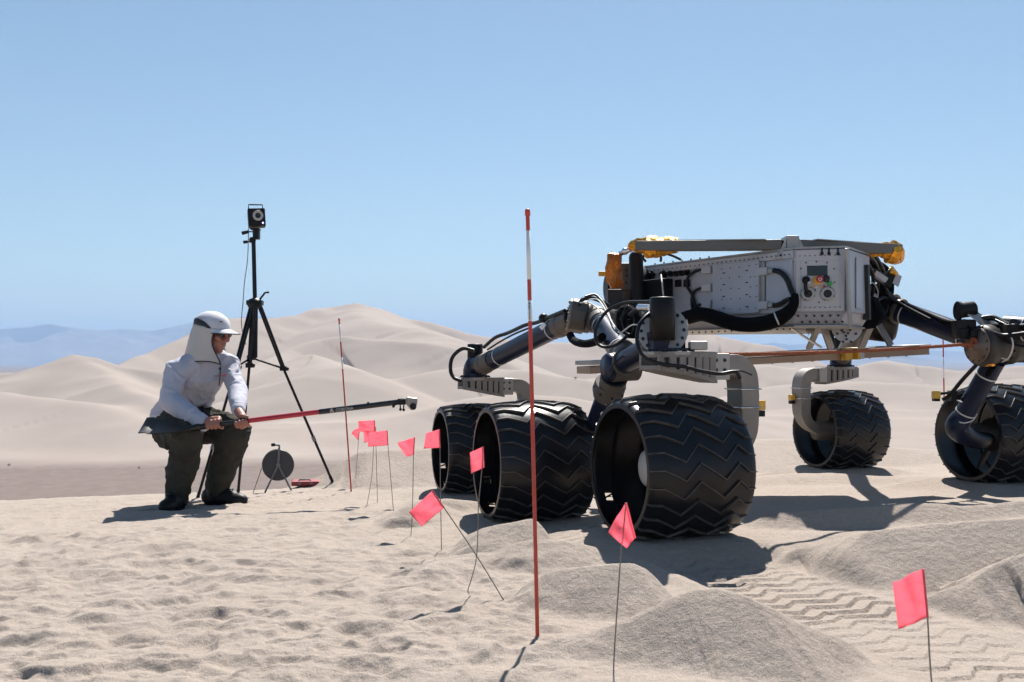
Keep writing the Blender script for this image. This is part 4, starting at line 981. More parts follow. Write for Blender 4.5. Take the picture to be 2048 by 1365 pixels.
mb = MB(); mb.box(PX(1872, 790, 4.72), (.032, .034, .036)); sb = part(mb, 'sensor_box', M['yellow'], rover, .003)
mb = MB(); mb.box(PX(1872, 800, 4.72), (.028, .03, .014)); mb.cyl(PX(1878, 788, 4.73), PX(1898, 786, 4.76), .007, n=8); mb.box(PX(1905, 792, 4.78), (.03, .05, .05)); part(mb, 'sensor_base', M['black'], sb, .002)

# small clutter on the right bogie: clips, ties, plugs
for p_, sz_ in ((PX(1925, 668, 4.60), (.05, .06, .05)), (PX(1948, 668, 4.57), (.05, .05, .035)), (PX(2022, 660, 4.5), (.06, .06, .05))):
    mb = MB(); mb.box(p_, sz_); part(mb, 'cable_clamp', M['black'], BPr, .006)
mb = MB(); mb.lathe(PX(2004, 692, 4.62), uax, [(0, .07), (0, .09), (.02, .09), (.02, .07)], 36, False); part(mb, 'collar_ring', M['brownmetal'], BPr, .001)
bolts(BPr, ring_pts(PX(2004, 692, 4.60), uax, .084, 14), -uax, .006, .006)
cab([(1930, 650, 4.6), (1950, 660, 4.55), (1975, 662, 4.52), (2000, 676, 4.5), (2030, 690, 4.45), (2060, 694, 4.4)], .010)
cab([(1965, 655, 4.55), (1990, 668, 4.5), (2012, 672, 4.47), (2050, 668, 4.4)], .014)
cab([(2020, 668, 4.46), (2026, 690, 4.44), (2018, 715, 4.5), (2004, 724, 4.55)], .006, 'wire_white', 'pale_wire')
cab([(1972, 720, 4.53), (1996, 716, 4.52), (2016, 720, 4.52)], .004, 'wire_white', 'pale_wire')
cab([(1985, 735, 4.58), (1965, 765, 4.66), (1945, 790, 4.70), (1925, 800, 4.74)], .016, 'blackmatte')
cab([(1912, 800, 4.76), (1930, 806, 4.72), (1945, 800, 4.70), (1952, 788, 4.72)], .005, 'wire_white', 'cable_tie')
cab([(1905, 836, 4.78), (1924, 846, 4.74), (1944, 842, 4.74), (1954, 828, 4.76)], .005, 'wire_white', 'cable_tie')

# more of the black wiring between body and right rocker
for pts in (((1705, 512, 4.7), (1722, 500, 4.72), (1745, 508, 4.78), (1760, 528, 4.86), (1772, 556, 4.95)),
            ((1700, 508, 4.66), (1728, 508, 4.7), (1748, 522, 4.8), (1758, 545, 4.9), (1770, 575, 4.98), (1790, 600, 5.0)),
            ((1716, 516, 4.7), (1736, 530, 4.76), (1746, 556, 4.84), (1744, 590, 4.9), (1734, 612, 4.9)),
            ((1712, 600, 4.66), (1724, 612, 4.7), (1744, 610, 4.84), (1764, 596, 4.95), (1780, 600, 4.98)),
            ((1700, 540, 4.56), (1706, 570, 4.57), (1712, 605, 4.6), (1722, 632, 4.68)),
            ((1752, 560, 4.9), (1768, 572, 4.95), (1778, 592, 4.97), (1796, 606, 4.96), (1825, 622, 4.9), (1860, 640, 4.82)),
            ((1742, 628, 4.88), (1760, 634, 4.9), (1772, 622, 4.95), (1776, 604, 4.98))):
    cab(pts, .0125)
cab([(1735, 560, 4.8), (1750, 570, 4.86), (1756, 586, 4.9), (1752, 604, 4.92)], .004, 'wire_white', 'pale_wire')
a = RA
for k, s0 in enumerate((.0, .05)):
    mb = MB(); mb.lathe(a + tt * (.03 + s0), tt, [(0, .05), (0, .076 - .01 * k), (.018, .076 - .01 * k), (.018, .05)], 32, False); cr = part(mb, 'collar_ring', M['titan' if k else 'brownmetal'], RJ, .001)
    bolts(cr, ring_pts(a + tt * (.03 + s0), tt, .066 - .01 * k, 12), -tt, .005, .006)
# ------------------------------------------------------------------ poles, flags, tripod, reel
def ground_hit(px, py, dmax=11.0, dflt=6.4):
    ds = np.arange(1.4, dmax, .004); x = (px - CX) / FPX * ds; zr = CAMZ - (py - HY) / FPX * ds
    zg = ground_height(x, ds.copy()); m = np.nonzero(zr <= zg)[0]
    d = float(ds[m[0]]) if len(m) else dflt
    p = PX(px, py, d); p.z = gz(p.x, p.y); return p

def marker_pole(base, top, r, label, bands, group='red and white marker poles'):
    base = Vector(base); top = Vector(top); t = (top - base).normalized(); L = (top - base).length
    root = thing('marker_pole', base, label, 'pole', group)
    mb = MB(); mb.cyl(base - t * .12, top, r, n=14); shaft = part(mb, 'shaft', M['polered'], root)
    for (a, b, m) in bands:
        mb = MB(); mb.lathe(base + t * L * a, t, [(0, r * .9), (0, r * 1.05), ((b - a) * L, r * 1.05), ((b - a) * L, r * .9)], 14); part(mb, 'white_band' if m == 'polewhite' else 'label_band', M[m], root)
    mb = MB(); mb.lathe(base + t * L * .985, t, [(0, r), (0, r * 1.35), (.012 * L, r * 1.35), (.016 * L, r * .8), (.016 * L, 0.0002)], 14); part(mb, 'end_cap', M['polered'], root)
    return root, t, L
pb = ground_hit(1075, 1271); pt_ = PX(1055, 419, pb.y)
POLE_L = (pt_ - pb).length
mp, t_, L_ = marker_pole(pb, pt_, .0046, 'tall red marker pole standing nearest, in front of the rover wheels', [(.835, .95, 'polewhite'), (.738, .786, 'polewhite')])
mb = MB()
rl_ = random.Random(8)
for k in range(9):
    a = pb + t_ * L_ * (.742 + k * .0046) + Vector((-.001, -.0050, 0)); mb.box(a, (.0028 + .002 * rl_.random(), .0012, .0022))
stuff_part(part(mb, 'label_print', M['bolt'], mp))
dp = 301 / 850 * pb.y; dfar = pb.y * 850 / 303
pbf = PX(702, 938, dfar); pbf.z = min(pbf.z, gz(pbf.x, pbf.y) + .02)
marker_pole(pbf, PX(678, 637, dfar), .0046, 'thin red marker pole on the sand rise beside the tripod', [(.86, .965, 'polewhite'), (.70, .77, 'polewhite')])
pr = PX(1890, 800, 7.6); pr.z = gz(pr.x, pr.y)
marker_pole(pr, PX(1886, 668, 7.6), .005, 'distant red marker pole seen under the orange rope at the right', [(.62, .80, 'polewhite')])

def pin_flag(poly, stem, label, folds=(), seed=0, curl=.01):
    """poly: four photo corners, the first two stem side; stem: photo points from top to base"""
    base = ground_hit(*stem[-1]); d = base.y
    pts = [PX(x, y, d) for x, y in stem]; pts[-1] = base
    root = thing('pin_flag', base, label, 'flag', 'pink pin flags along the test lane')
    t = (base - pts[-2]).normalized()
    mb = MB(); mb.tube(spline(pts, 6) + [base + t * .06], .00155, 6); part(mb, 'wire', M['wire'], root)
    a, b, c, e = [PX(x, y, d) for x, y in poly]     # a top stem, b bottom stem, c bottom free, e top free
    n, m = 14, 12; vs_ = []; nrm = Vector((0, -1, 0))
    for i in range(n + 1):
        u = i / n
        for j in range(m + 1):
            v = j / m; p = (a.lerp(e, u)).lerp(b.lerp(c, u), v)
            w = curl * (math.sin(u * 5.0 + seed + v * 1.3) * u + .5 * math.sin(u * 9 + v * 4 + seed * 2) * u) + .0022 * mnoise.noise(Vector((u * 5, v * 5, seed)))
            vs_.append(p + nrm * w)
    fs = [(i * (m + 1) + j, (i + 1) * (m + 1) + j, (i + 1) * (m + 1) + j + 1, i * (m + 1) + j + 1) for i in range(n) for j in range(m)]
    mb = MB(); mb.add(vs_, fs, True); f = part(mb, 'flag_sheet', M['flag'], root)
    sol = f.modifiers.new('thickness', 'SOLIDIFY'); sol.thickness = .0005
    mb = MB(); mb.tube([a.lerp(b, k / 6) for k in range(7)], .0024, 8); part(mb, 'stem_sleeve', M['flag'], root)
    return root
pin_flag([(719.5, 856), (716, 881), (703, 867), (708, 860)], [(720, 856), (717, 881), (711.5, 957)], 'small crumpled pink flag, leftmost of the far cluster of flags', seed=1, curl=.006)
pin_flag([(749, 841), (750, 863), (718, 864), (717, 842.5)], [(749, 841), (747, 894), (744, 950), (736, 1000), (734, 1010)], 'pink flag standing highest in the far cluster of flags', seed=2, curl=.004)
pin_flag([(751, 854), (753, 880), (728, 886), (727, 860)], [(751, 854), (752, 894), (755, 1006)], 'folded pink flag half hidden in the middle of the far cluster', seed=3, curl=.012)
pin_flag([(774, 861), (776, 891), (736, 894), (737, 866)], [(774, 861), (776, 891), (781, 950), (787, 1023)], 'square pink flag in front, rightmost of the far cluster of flags', seed=4, curl=.003)
pin_flag([(829, 875), (827, 910), (811, 915), (794, 886)], [(829, 875), (827, 910), (825, 1016), (822, 1071)], 'drooping folded pink flag between the far cluster and the rear black wheel', seed=5, curl=.012)
pin_flag([(878.5, 859), (880, 896), (847, 898), (852, 867)], [(878.5, 859), (880, 896), (881, 990), (883, 1101)], 'upright pink flag just in front of the farthest left black wheel', seed=6, curl=.006)
pin_flag([(965.5, 894), (967, 936), (942, 948), (939.5, 906)], [(965.5, 894), (964, 936), (957, 1012), (953, 1115), (935.5, 1182)], 'pink flag on bent wire before the middle left wheel opening', seed=7, curl=.005)
pin_flag([(864, 982), (888, 1016), (844, 1053), (818, 1025)], [(864, 982), (888, 1016), (955, 1115), (1007, 1201)], 'square pink flag on a strongly leaning wire left of the tall pole', seed=8, curl=.004)
pin_flag([(1251.7, 1006), (1270, 1077), (1252.5, 1097), (1215, 1064)], [(1252, 1006), (1248, 1050), (1243, 1095), (1236, 1190), (1229, 1298)], 'kite-shaped drooping pink flag in front of the nearest black wheel', seed=9, curl=.006)
pin_flag([(1846, 1138), (1855.5, 1235), (1797, 1259), (1785, 1164)], [(1846, 1138), (1855, 1235), (1859, 1310), (1866, 1400)], 'large creased pink flag nearest the viewer at the lower right', seed=10, curl=.007)

# tripod with camera
def tripod():
    fR = ground_hit(664, 928, dflt=6.7); fM = PX(476, 963, 6.35); fL = PX(396, 971, 6.15)
    fR = PX(664, 928, 6.7); fR.z = min(fR.z, gz(fR.x, fR.y) + .01)
    for f in (fM, fL): f.z = min(f.z, gz(f.x, f.y) + .005)
    D = 6.42; ap = PX(510, 606, D); root = thing('tripod', Vector((ap.x, ap.y, gz(ap.x, ap.y))), 'tall black camera tripod standing behind the crouching person', 'tripod')
    mb = MB(); mb.cyl(PX(507, 480, D), ap, .0135, n=16); part(mb, 'centre_column', M['tripod'], root)
    mb = MB(); mb.cyl(ap, PX(509, 716, D), .019, n=16); part(mb, 'column_tube', M['tripod'], root)
    mb = MB(); mb.lathe(ap + Vector((0, 0, -.03)), (0, 0, 1), [(0, .01), (0, .045), (.03, .052), (.05, .04), (.06, .02)], 16); mb.box(ap, (.10, .06, .03)); part(mb, 'crown', M['tripod'], root, .003)
    mb = MB(); mb.tube([PX(516, 604, D), PX(530, 586, D), PX(538, 585, D)], .0065, 8); part(mb, 'crank_handle', M['tripod'], root)
    sp = PX(503, 716, D)
    mb = MB(); mb.lathe(sp + Vector((0, 0, -.015)), (0, 0, 1), [(0, .005), (0, .03), (.03, .03), (.03, .005)], 12); sh = part(mb, 'spreader_hub', M['tripod'], root)
    for f, k, side in ((fR, .36, Vector((.02, .02, 0))), (fM, .33, Vector((.0, -.03, 0))), (fL, .34, Vector((-.02, .02, 0)))):
        knee = ap.lerp(f, k); leg0 = ap + side * .9
        dirv = (f - ap).normalized(); perp = dirv.cross(Vector((0, 0, 1))).normalized()
        mb = MB()
        for s in (-1, 1): mb.cyl(leg0 + perp * s * .020, knee + perp * s * .016, .0095, n=10)
        lg = part(mb, 'leg', M['tripod'], root)
        mb = MB(); mb.cyl(knee - dirv * .03, f - dirv * .02, .0088, n=10); part(mb, 'lower_tube', M['tripod'], lg)
        mb = MB(); mb.box(knee, (.045, .03, .03)); mb.cyl(knee + Vector((.02, -.01, 0)), knee + Vector((.035, -.012, -.004)), .012, n=10); part(mb, 'leg_clamp', M['tripod'], lg, .003)
        k2 = knee.lerp(f, .62); mb = MB(); mb.cyl(k2 - dirv * .018, k2 + dirv * .018, .0125, n=10); part(mb, 'leg_clamp', M['grey'], lg)
        mb = MB(); mb.cyl(f - dirv * .03, f, .012, .009, n=10); mb.ball(f, .012, 10, 6); part(mb, 'rubber_foot', M['tripod'], lg)
        mb = MB(); mb.cyl(sp, knee, .0065, n=8); part(mb, 'spreader_arm', M['tripod'], root)
    # pan head
    mb = MB(); mb.lathe(PX(505, 486, D), (0, 0, 1), [(0, .014), (0, .02), (.02, .022), (.035, .016)], 14); mb.box(PX(513, 470, D), (.04, .045, .06)); mb.box(PX(511, 459, D), (.06, .05, .012)); hd = part(mb, 'pan_head', M['tripod'], root, .004)
    mb = MB(); mb.cyl(PX(505, 464, D), PX(498, 464, D), .004, n=8); mb.cyl(PX(497, 464, D), PX(484, 467, D), .0105, .012, n=10); part(mb, 'pan_handle', M['tripod'], hd)
    mb = MB(); mb.cyl(PX(503, 484, D), PX(495, 484, D), .004, n=8); mb.cyl(PX(495, 484, D), PX(487, 485, D), .010, n=10); part(mb, 'pan_handle', M['tripod'], hd)
    # camera
    cc = PX(513, 437, D); R = Matrix.Rotation(.28, 3, 'Z') @ Matrix.Rotation(-.06, 3, 'Y')
    cam_o = thing('motion_capture_camera', cc - Vector((0, 0, .06)), 'boxy black camera with pale ring lens on top of the tripod', 'camera')
    mb = MB(); mb.box(cc, (.108, .11, .115), R); body_ = part(mb, 'housing', M['black'], cam_o, .006)
    X, Yn, Z = R @ Vector((1, 0, 0)), R @ Vector((0, -1, 0)), R @ Vector((0, 0, 1))
    lc = cc + Yn * .0555 + Z * .010 + X * .008
    mb = MB(); mb.lathe(lc, Yn, [(0, .033), (.008, .033), (.010, .030), (.010, .018), (.004, .017)], 28); part(mb, 'light_ring', M['hubgrey'], cam_o)
    mb = MB(); mb.lathe(lc, Yn, [(0, .0165), (.007, .0165), (.003, .012), (.002, .0005)], 24); part(mb, 'lens', M['screen'], cam_o)
    led = bpy.data.materials.new('violet_led'); led.use_nodes = True; b_ = led.node_tree.nodes['Principled BSDF']; b_.inputs['Base Color'].default_value = (.3, .25, .9, 1); b_.inputs['Emission Color'].default_value = (.42, .38, 1, 1); b_.inputs['Emission Strength'].default_value = 1.6
    q = cc + Yn * .0555 + X * .036 - Z * .038; mb = MB(); mb.cyl(q, q + Yn * .003, .006, n=12); part(mb, 'status_lamp', led, cam_o)
    mb = MB(); mb.tube([cc + X * -.045 + Z * .056, cc + X * -.045 + Z * .088, cc + X * .042 + Z * .086, cc + X * .042 + Z * .056], .0045, 8); part(mb, 'carry_handle', M['black'], cam_o)
    mb = MB(); mb.tube(spline([cc - X * .05 - Z * .05 - Yn * .03, PX(497, 470, D), PX(495, 520, D), PX(489, 565, D), PX(486, 605, D), PX(483, 650, D), PX(492, 690, D)], 6), .0028, 6); part(mb, 'signal_cable', M['grey'], cam_o)
tripod()

# cable reel on its stand and the red case lying behind it
def reel():
    D = 6.55; c = PX(556, 930, D); g = gz(c.x, c.y); root = thing('cable_reel', Vector((c.x, c.y, g)), 'grey cable reel on a small tube stand on the sand brow', 'reel')
    n = Vector((.25, -.96, .05)).normalized(); r = .103
    c.z = max(c.z, g + r + .012)
    M['reel'] = mat('reel_grey', (.05, .05, .053), .5, .2, .2, 10, 0, 40, .1)
    mb = MB(); mb.lathe(c, n, [(.035, .001), (.035, r * .97), (.030, r), (.028, r), (.028, .05), (-.028, .05), (-.028, r), (-.034, r), (-.034, .001)], 40, False); part(mb, 'drum', M['reel'], root)
    mb = MB()
    for k in range(5): mb.lathe(c - n * .02 + n * .01 * k, n, [(-.005, .08), (0, .086), (.005, .08)], 32)
    part(mb, 'wound_cable', M['black'], root)
    f = c + n * .045; x = Vector((.96, .25, 0))
    mb = MB()
    mb.tube([f + Vector((.0, 0, .0)), f + Vector((.006, 0, .10)), f + Vector((.008, 0, .128)), f + Vector((-.012, -.0, .135)) - x * .012, f - x * .032 + Vector((0, 0, .134))], .0075, 8)
    fr = part(mb, 'handle_post', M['grey'], root)
    mb = MB(); mb.cyl(f - x * .020 + Vector((0, 0, .135)), f - x * .045 + Vector((0, 0, .132)), .011, n=10); part(mb, 'hand_grip', M['black'], root)
    for s in (-1, 1):
        mb = MB(); e = f + x * s * .085; e.z = gz(e.x, e.y) + .004; mb.cyl(f, e, .006, n=8); part(mb, 'stand_leg', M['grey'], root)
    mb = MB(); e = c - x * .16; e.z = gz(e.x, e.y); mb.cyl(c - x * .105 + Vector((0, 0, -.02)), e, .0028, n=6); part(mb, 'stay_wire', M['wire'], root)
    mb = MB(); mb.cyl(f, f + n * .012, .014, n=12); part(mb, 'axle_nut', M['grey'], root)
    p = PX(612, 950, 6.9); p.z = gz(p.x, p.y) + .02
    rc = thing('red_case', p - Vector((0, 0, .02)), 'low red case lying on the sand beside the cable reel', 'case')
    M['casered'] = mat('case_red', (.26, .025, .028), .55, 0, .2, 20)
    R = Matrix.Rotation(.15, 3, 'Z'); mb = MB(); mb.box(p + Vector((0, 0, .0)), (.19, .14, .032), R); part(mb, 'shell', M['casered'], rc, .008)
    mb = MB(); mb.tube([p + Vector((-.04, -.05, .014)), p + Vector((-.035, -.05, .024)), p + Vector((.035, -.04, .024)), p + Vector((.04, -.04, .014))], .004, 8); part(mb, 'handle', M['black'], rc)
    mb = MB(); mb.box(p + R @ Vector((-.04, -.072, .0)), (.02, .006, .014), R); mb.box(p + R @ Vector((.04, -.072, .0)), (.02, .006, .014), R); stuff_part(part(mb, 'latches', M['grey'], rc))
reel()

# small desert shrubs far out on the plain and dune
def shrub(px, py, d, s, label, seed):
    p = PX(px, py, d); p.z = gz(p.x, p.y); r = random.Random(seed); root = thing('desert_shrub', p, label, 'shrub', 'desert shrubs')
    mb = MB()
    for k in range(26):
        a = r.uniform(0, 6.28); e = r.uniform(.2, 1.2); L = s * r.uniform(.5, 1); q = p + Vector((math.cos(a) * math.cos(e), math.sin(a) * math.cos(e), math.sin(e))) * L
        mb.cyl(p, q, s * .02, s * .008, n=5)
    part(mb, 'branches', M['trunk_twig'], root)
    mb = MB(); 
    for k in range(160):
        a = r.uniform(0, 6.28); e = r.uniform(.15, 1.3); L = s * r.uniform(.45, 1.05); q = p + Vector((math.cos(a) * math.cos(e), math.sin(a) * math.cos(e), math.sin(e))) * L
        v = [q + Vector((r.uniform(-1, 1), r.uniform(-1, 1), r.uniform(-1, 1))) * s * .13 for _ in range(3)]; mb.add(v, [(0, 1, 2)])
    M.setdefault('scrub', mat('scrub_leaf', (.075, .07, .035), .9, 0, .3, 5)); part(mb, 'foliage', M['scrub'], root)
def far_d(px, py):
    ds = np.arange(60, 620, .25); x = (px - CX) / FPX * ds; zr = CAMZ - (py - HY) / FPX * ds; zg = ground_height(x, ds.copy()); m = np.nonzero(zr <= zg)[0]
    return float(ds[m[0]]) if len(m) else 200.0
shrub(18, 932, far_d(18, 932), .42, 'lone dark shrub on the plain at the far left edge', 1)
shrub(278, 937, far_d(278, 937), .36, 'low shrub on the plain left of the crouching person', 2)
shrub(1151, 758, far_d(1151, 758), .75, 'tiny dark shrub on the dune between rover tubes', 3)
# ------------------------------------------------------------------ the crouching person and the shovel pole
_z = gz(*(PX(352, 1013, 5.2).xy)); KM = min(1.12, max(.9, (CAMZ - _z) * FPX / (1014 - HY) / 5.2))
def Q(px, py, d): return PX(px, py, d * KM)
person = thing('person', Vector((Q(400, 1000, 5.4).x, 5.4 * KM, gz(Q(400, 1000, 5.4).x, 5.4 * KM))), 'crouching person in white cap with neck flap, pale shirt and dark trousers', 'person')
def limb(mb, pts, rs, n=14):
    pts = [Vector(p) for p in pts]
    for i in range(len(pts) - 1):
        mb.tube([pts[i], pts[i + 1]], [rs[i], rs[i + 1]], n)
    for p, r in zip(pts, rs): mb.ball(p, r * .995, n, 8)
def fuse(mb, name, material, voxel, smooth=6, parent=person, wr=None, label=None):
    """union of the overlapping shapes as one continuous surface"""
    me = mb.mesh(name); tmp = bpy.data.objects.new('tmp', me); C.objects.link(tmp)
    rm = tmp.modifiers.new('r', 'REMESH'); rm.mode = 'VOXEL'; rm.voxel_size = voxel; rm.use_smooth_shade = True
    sm = tmp.modifiers.new('s', 'SMOOTH'); sm.factor = .5; sm.iterations = smooth
    dg = bpy.context.evaluated_depsgraph_get(); dg.update(); ev = bpy.data.meshes.new_from_object(tmp.evaluated_get(dg))
    bpy.data.objects.remove(tmp)
    n = len(ev.vertices); co = np.empty(n * 3); ev.vertices.foreach_get('co', co); co = co.reshape(-1, 3)
    if wr:
        no = np.empty(n * 3); ev.vertex_normals.foreach_get('vector', no) if hasattr(ev.vertex_normals, 'foreach_get') else None; no = no.reshape(-1, 3)
        amp, fn = wr; h = np.array([fn(Vector(c)) for c in co]); co = co + no * (h * amp)[:, None]
    org = (co.min(0) + co.max(0)) / 2; co = co - org
    ev.vertices.foreach_set('co', co.ravel()); ev.polygons.foreach_set('use_smooth', np.ones(len(ev.polygons), bool)); ev.update(); ev.name = name
    ev.materials.clear(); ev.materials.append(material)
    o = bpy.data.objects.new(name, ev); C.objects.link(o); WORLD[o.name] = Vector(org); o.parent = parent; o.location = Vector(org) - WORLD[parent.name]
    if label: o['label'] = label
    return o
M['skin'] = mat('sunburnt_skin', (0.30, 0.125, 0.085), .5, 0, .12, 30, .0006, 60)
M['shirt'] = mat('pale_shirt', (0.44, 0.44, 0.50), .85, 0, .05, 8, .006, 22)
M['trouser'] = mat('olive_trousers', (0.044, 0.043, 0.035), .9, 0, .2, 10, .0014, 70, spec=.1)
M['boot'] = mat('black_boot', (0.007, 0.007, 0.008), .5, 0, .2, 20, .0008, 50, .1, dust=.03, dcol=(.2, .17, .14), spec=.25)
M['capwhite'] = mat('white_cap', (0.56, 0.56, 0.585), .8, 0, .05, 10, .0008, 120)
M['flap'] = mat('cream_flap', (0.48, 0.455, 0.425), .85, 0, .05, 10, .001, 90)
M['piping'] = mat('navy_piping', (0.012, 0.014, 0.022), .7)

# joints
shR, elR, wrR = Q(351, 742, 5.30), Q(338, 803, 5.20), Q(409, 849, 5.06)
shL, elL, wrL = Q(457, 731, 5.50), Q(476, 784, 5.34), Q(476, 822, 5.12)
neck, chest, waist, pelv = Q(422, 704, 5.41), Q(400, 748, 5.43), Q(376, 800, 5.50), Q(358, 842, 5.55)
hipR, knR, anR = Q(346, 852, 5.50), Q(374, 868, 5.12), Q(356, 982, 5.20)
hipL, knL, anL = Q(384, 848, 5.58), Q(474, 862, 5.34), Q(432, 974, 5.42)
HC = Q(426.5, 666, 5.40)
hf = Vector((.90, -.36, -.20)).normalized(); hr = Vector((-.36, -.93, 0)).normalized(); hr = (hr - hf * hr.dot(hf)).normalized(); hu = hr.cross(hf).normalized()
if hu.z < 0: hu = -hu
HR = Matrix((hf, hr, hu)).transposed()
def H(f, r, u): return HC + hf * f + hr * r + hu * u
# shovel axis
sa, sb_ = Q(428, 850.5, 5.035), Q(482, 843.5, 5.02)
s_ax = (Q(830, 800.5, 4.92) - sa).normalized()
def around(center, th, rad):
    cam_dir = Vector((0, -1, 0)); cam_dir = (cam_dir - s_ax * cam_dir.dot(s_ax)).normalized(); up = s_ax.cross(cam_dir); up = up if up.z > 0 else -up
    return center + cam_dir * (math.cos(th) * rad) + up * (math.sin(th) * rad)
RS = .0135

mb = MB()
limb(mb, [pelv, waist, chest, neck], [.085, .085, .09, .05])
limb(mb, [shR, elR, wrR], [.052, .040, .028]); limb(mb, [shL, elL, wrL], [.052, .040, .028])
limb(mb, [chest + Vector((0, 0, .06)), shR], [.06, .05]); limb(mb, [chest + Vector((0, 0, .06)), shL], [.06, .05])
limb(mb, [neck, HC - hu * .05], [.052, .055])
limb(mb, [hipR, knR, anR], [.075, .05, .032]); limb(mb, [hipL, knL, anL], [.075, .05, .032])
limb(mb, [anR, anR + Vector((-.01, -.05, -.05))], [.030, .022]); limb(mb, [anL, anL + Vector((.05, -.01, -.05))], [.030, .022])
# head and face
mb.ball(H(-.014, 0, .020), (.092, .075, .090), 24, 16, HR); mb.ball(H(.018, 0, -.045), (.070, .060, .068), 20, 12, HR)
mb.ball(H(.052, 0, -.088), (.028, .028, .022), 14, 10, HR)                        # chin
limb(mb, [H(.082, 0, .012), H(.104, 0, -.022)], [.011, .0135], 10); mb.ball(H(.096, .011, -.026), .009, 8, 6); mb.ball(H(.096, -.011, -.026), .009, 8, 6)   # nose
mb.ball(H(.080, 0, .026), (.020, .055, .013), 14, 8, HR)                          # brow
mb.ball(H(.078, 0, -.052), (.015, .024, .0065), 14, 8, HR); mb.ball(H(.075, 0, -.064), (.015, .021, .007), 14, 8, HR)  # lips
for s in (-1, 1): mb.ball(H(.062, s * .038, -.018), (.024, .022, .02), 12, 8, HR); mb.ball(H(-.005, s * .078, -.005), (.020, .010, .032), 12, 8, HR)
# right hand: overhand grip, four fingers down the camera side, thumb behind
palmR = around(sa, math.radians(118), RS + .016)
limb(mb, [wrR, palmR - s_ax * .018, palmR + s_ax * .022], [.026, .023, .020], 12)
for k in range(4):
    c = sa + s_ax * (-.030 + .0205 * k); ln = (1.0, 1.06, 1.0, .86)[3 - k]
    limb(mb, [around(c, math.radians(112), RS + .014), around(c, math.radians(58), RS + .012), around(c, math.radians(58 - 60 * ln), RS + .0085), around(c, math.radians(58 - 112 * ln), RS + .0075)], [.0105, .0098, .0088, .0078], 10)
c = sa + s_ax * .030
limb(mb, [around(sa + s_ax * .0, math.radians(150), RS + .02), around(c, math.radians(190), RS + .011), around(c + s_ax * .012, math.radians(262), RS + .008), around(c + s_ax * .014, math.radians(305), RS + .0075)], [.013, .011, .0095, .0085], 10)
# left hand: palm under the shaft, fingers up the camera side, thumb on top
palmL = around(sb_, math.radians(205), RS + .018)
limb(mb, [wrL, around(sb_ - s_ax * .004, math.radians(150), RS + .03), palmL, around(sb_, math.radians(255), RS + .014)], [.026, .024, .024, .017], 12)
for k in range(4):
    c = sb_ + s_ax * (-.022 + .0195 * k); ln = (.86, 1.0, 1.06, 1.0)[k]
    limb(mb, [around(c, math.radians(250), RS + .014), around(c, math.radians(292), RS + .011), around(c, math.radians(292 + 42 * ln), RS + .009), around(c, math.radians(292 + 78 * ln), RS + .0075)], [.0105, .0096, .0088, .0078], 10)
limb(mb, [around(sb_ - s_ax * .01, math.radians(140), RS + .03), around(sb_ + s_ax * .005, math.radians(112), RS + .016), around(sb_ + s_ax * .026, math.radians(88), RS + .009), around(sb_ + s_ax * .040, math.radians(72), RS + .0075)], [.014, .012, .0098, .0085], 10)
fuse(mb, 'body', M['skin'], .0042, 3)

def folds(f, g, sx=(1, 1, 1)):
    def fn(c):
        w = mnoise.noise_vector(c * 5.0) * .05; q = Vector((c.x * sx[0], c.y * sx[1], c.z * sx[2])) + w
        a = mnoise.noise(q * f); b = mnoise.noise(q * f * 2.2 + Vector((7, 3, 1))); h = mnoise.noise(q * f * .5 + Vector((1, 9, 4)))
        m_ = .5 + .9 * mnoise.noise(c * 4 + Vector((3, 3, 3)))
        return (max(0, 1 - abs(a) * 4.5) ** 1.3 * .9 + max(0, 1 - abs(b) * 3.5) * .42) * max(.15, min(1.2, m_ + .3)) + g * h
    return fn
# shirt
mb = MB()
up = (neck - pelv).normalized(); sd = (shL - shR).normalized(); sd = (sd - up * sd.dot(up)).normalized(); fw_ = sd.cross(up)
TR = Matrix((sd, fw_, up)).transposed()
for o_, w_ in ((-.045, .92), (.0, .96), (.045, .92)):
    limb(mb, [pelv + sd * o_ + Vector((-.015, 0, .012)), pelv.lerp(waist, .5) + sd * o_ - fw_ * .01, waist + sd * o_ - fw_ * .015, waist.lerp(chest, .5) + sd * o_ - fw_ * .012, chest + sd * o_ * .95, chest.lerp(neck, .55) + sd * o_ * .6], [.118 * w_, .112 * w_, .108 * w_, .108 * w_, .108 * w_, .085], 18)
limb(mb, [chest.lerp(neck, .5), neck], [.08, .055])
limb(mb, [Q(308, 842, 5.52), Q(335, 838, 5.46), Q(365, 838, 5.42)], [.024, .05, .06])
limb(mb, [shR + sd * .03, shR, shR.lerp(elR, .5), elR, elR.lerp(wrR, .45), wrR - (wrR - elR).normalized() * .02], [.060, .060, .055, .055, .049, .040], 16)
limb(mb, [shL - sd * .03, shL, shL.lerp(elL, .5), elL, elL.lerp(wrL, .5), wrL - (wrL - elL).normalized() * .012], [.058, .057, .053, .052, .047, .038], 16)
limb(mb, [chest.lerp(neck, .7), shR + Vector((.02, 0, .002))], [.075, .062]); limb(mb, [chest.lerp(neck, .7), shL + Vector((0, 0, .002))], [.075, .060])
shirt = fuse(mb, 'shirt', M['shirt'], .0062, 5, wr=(.0115, folds(8.5, .8, (1.0, 1, 1.0))))
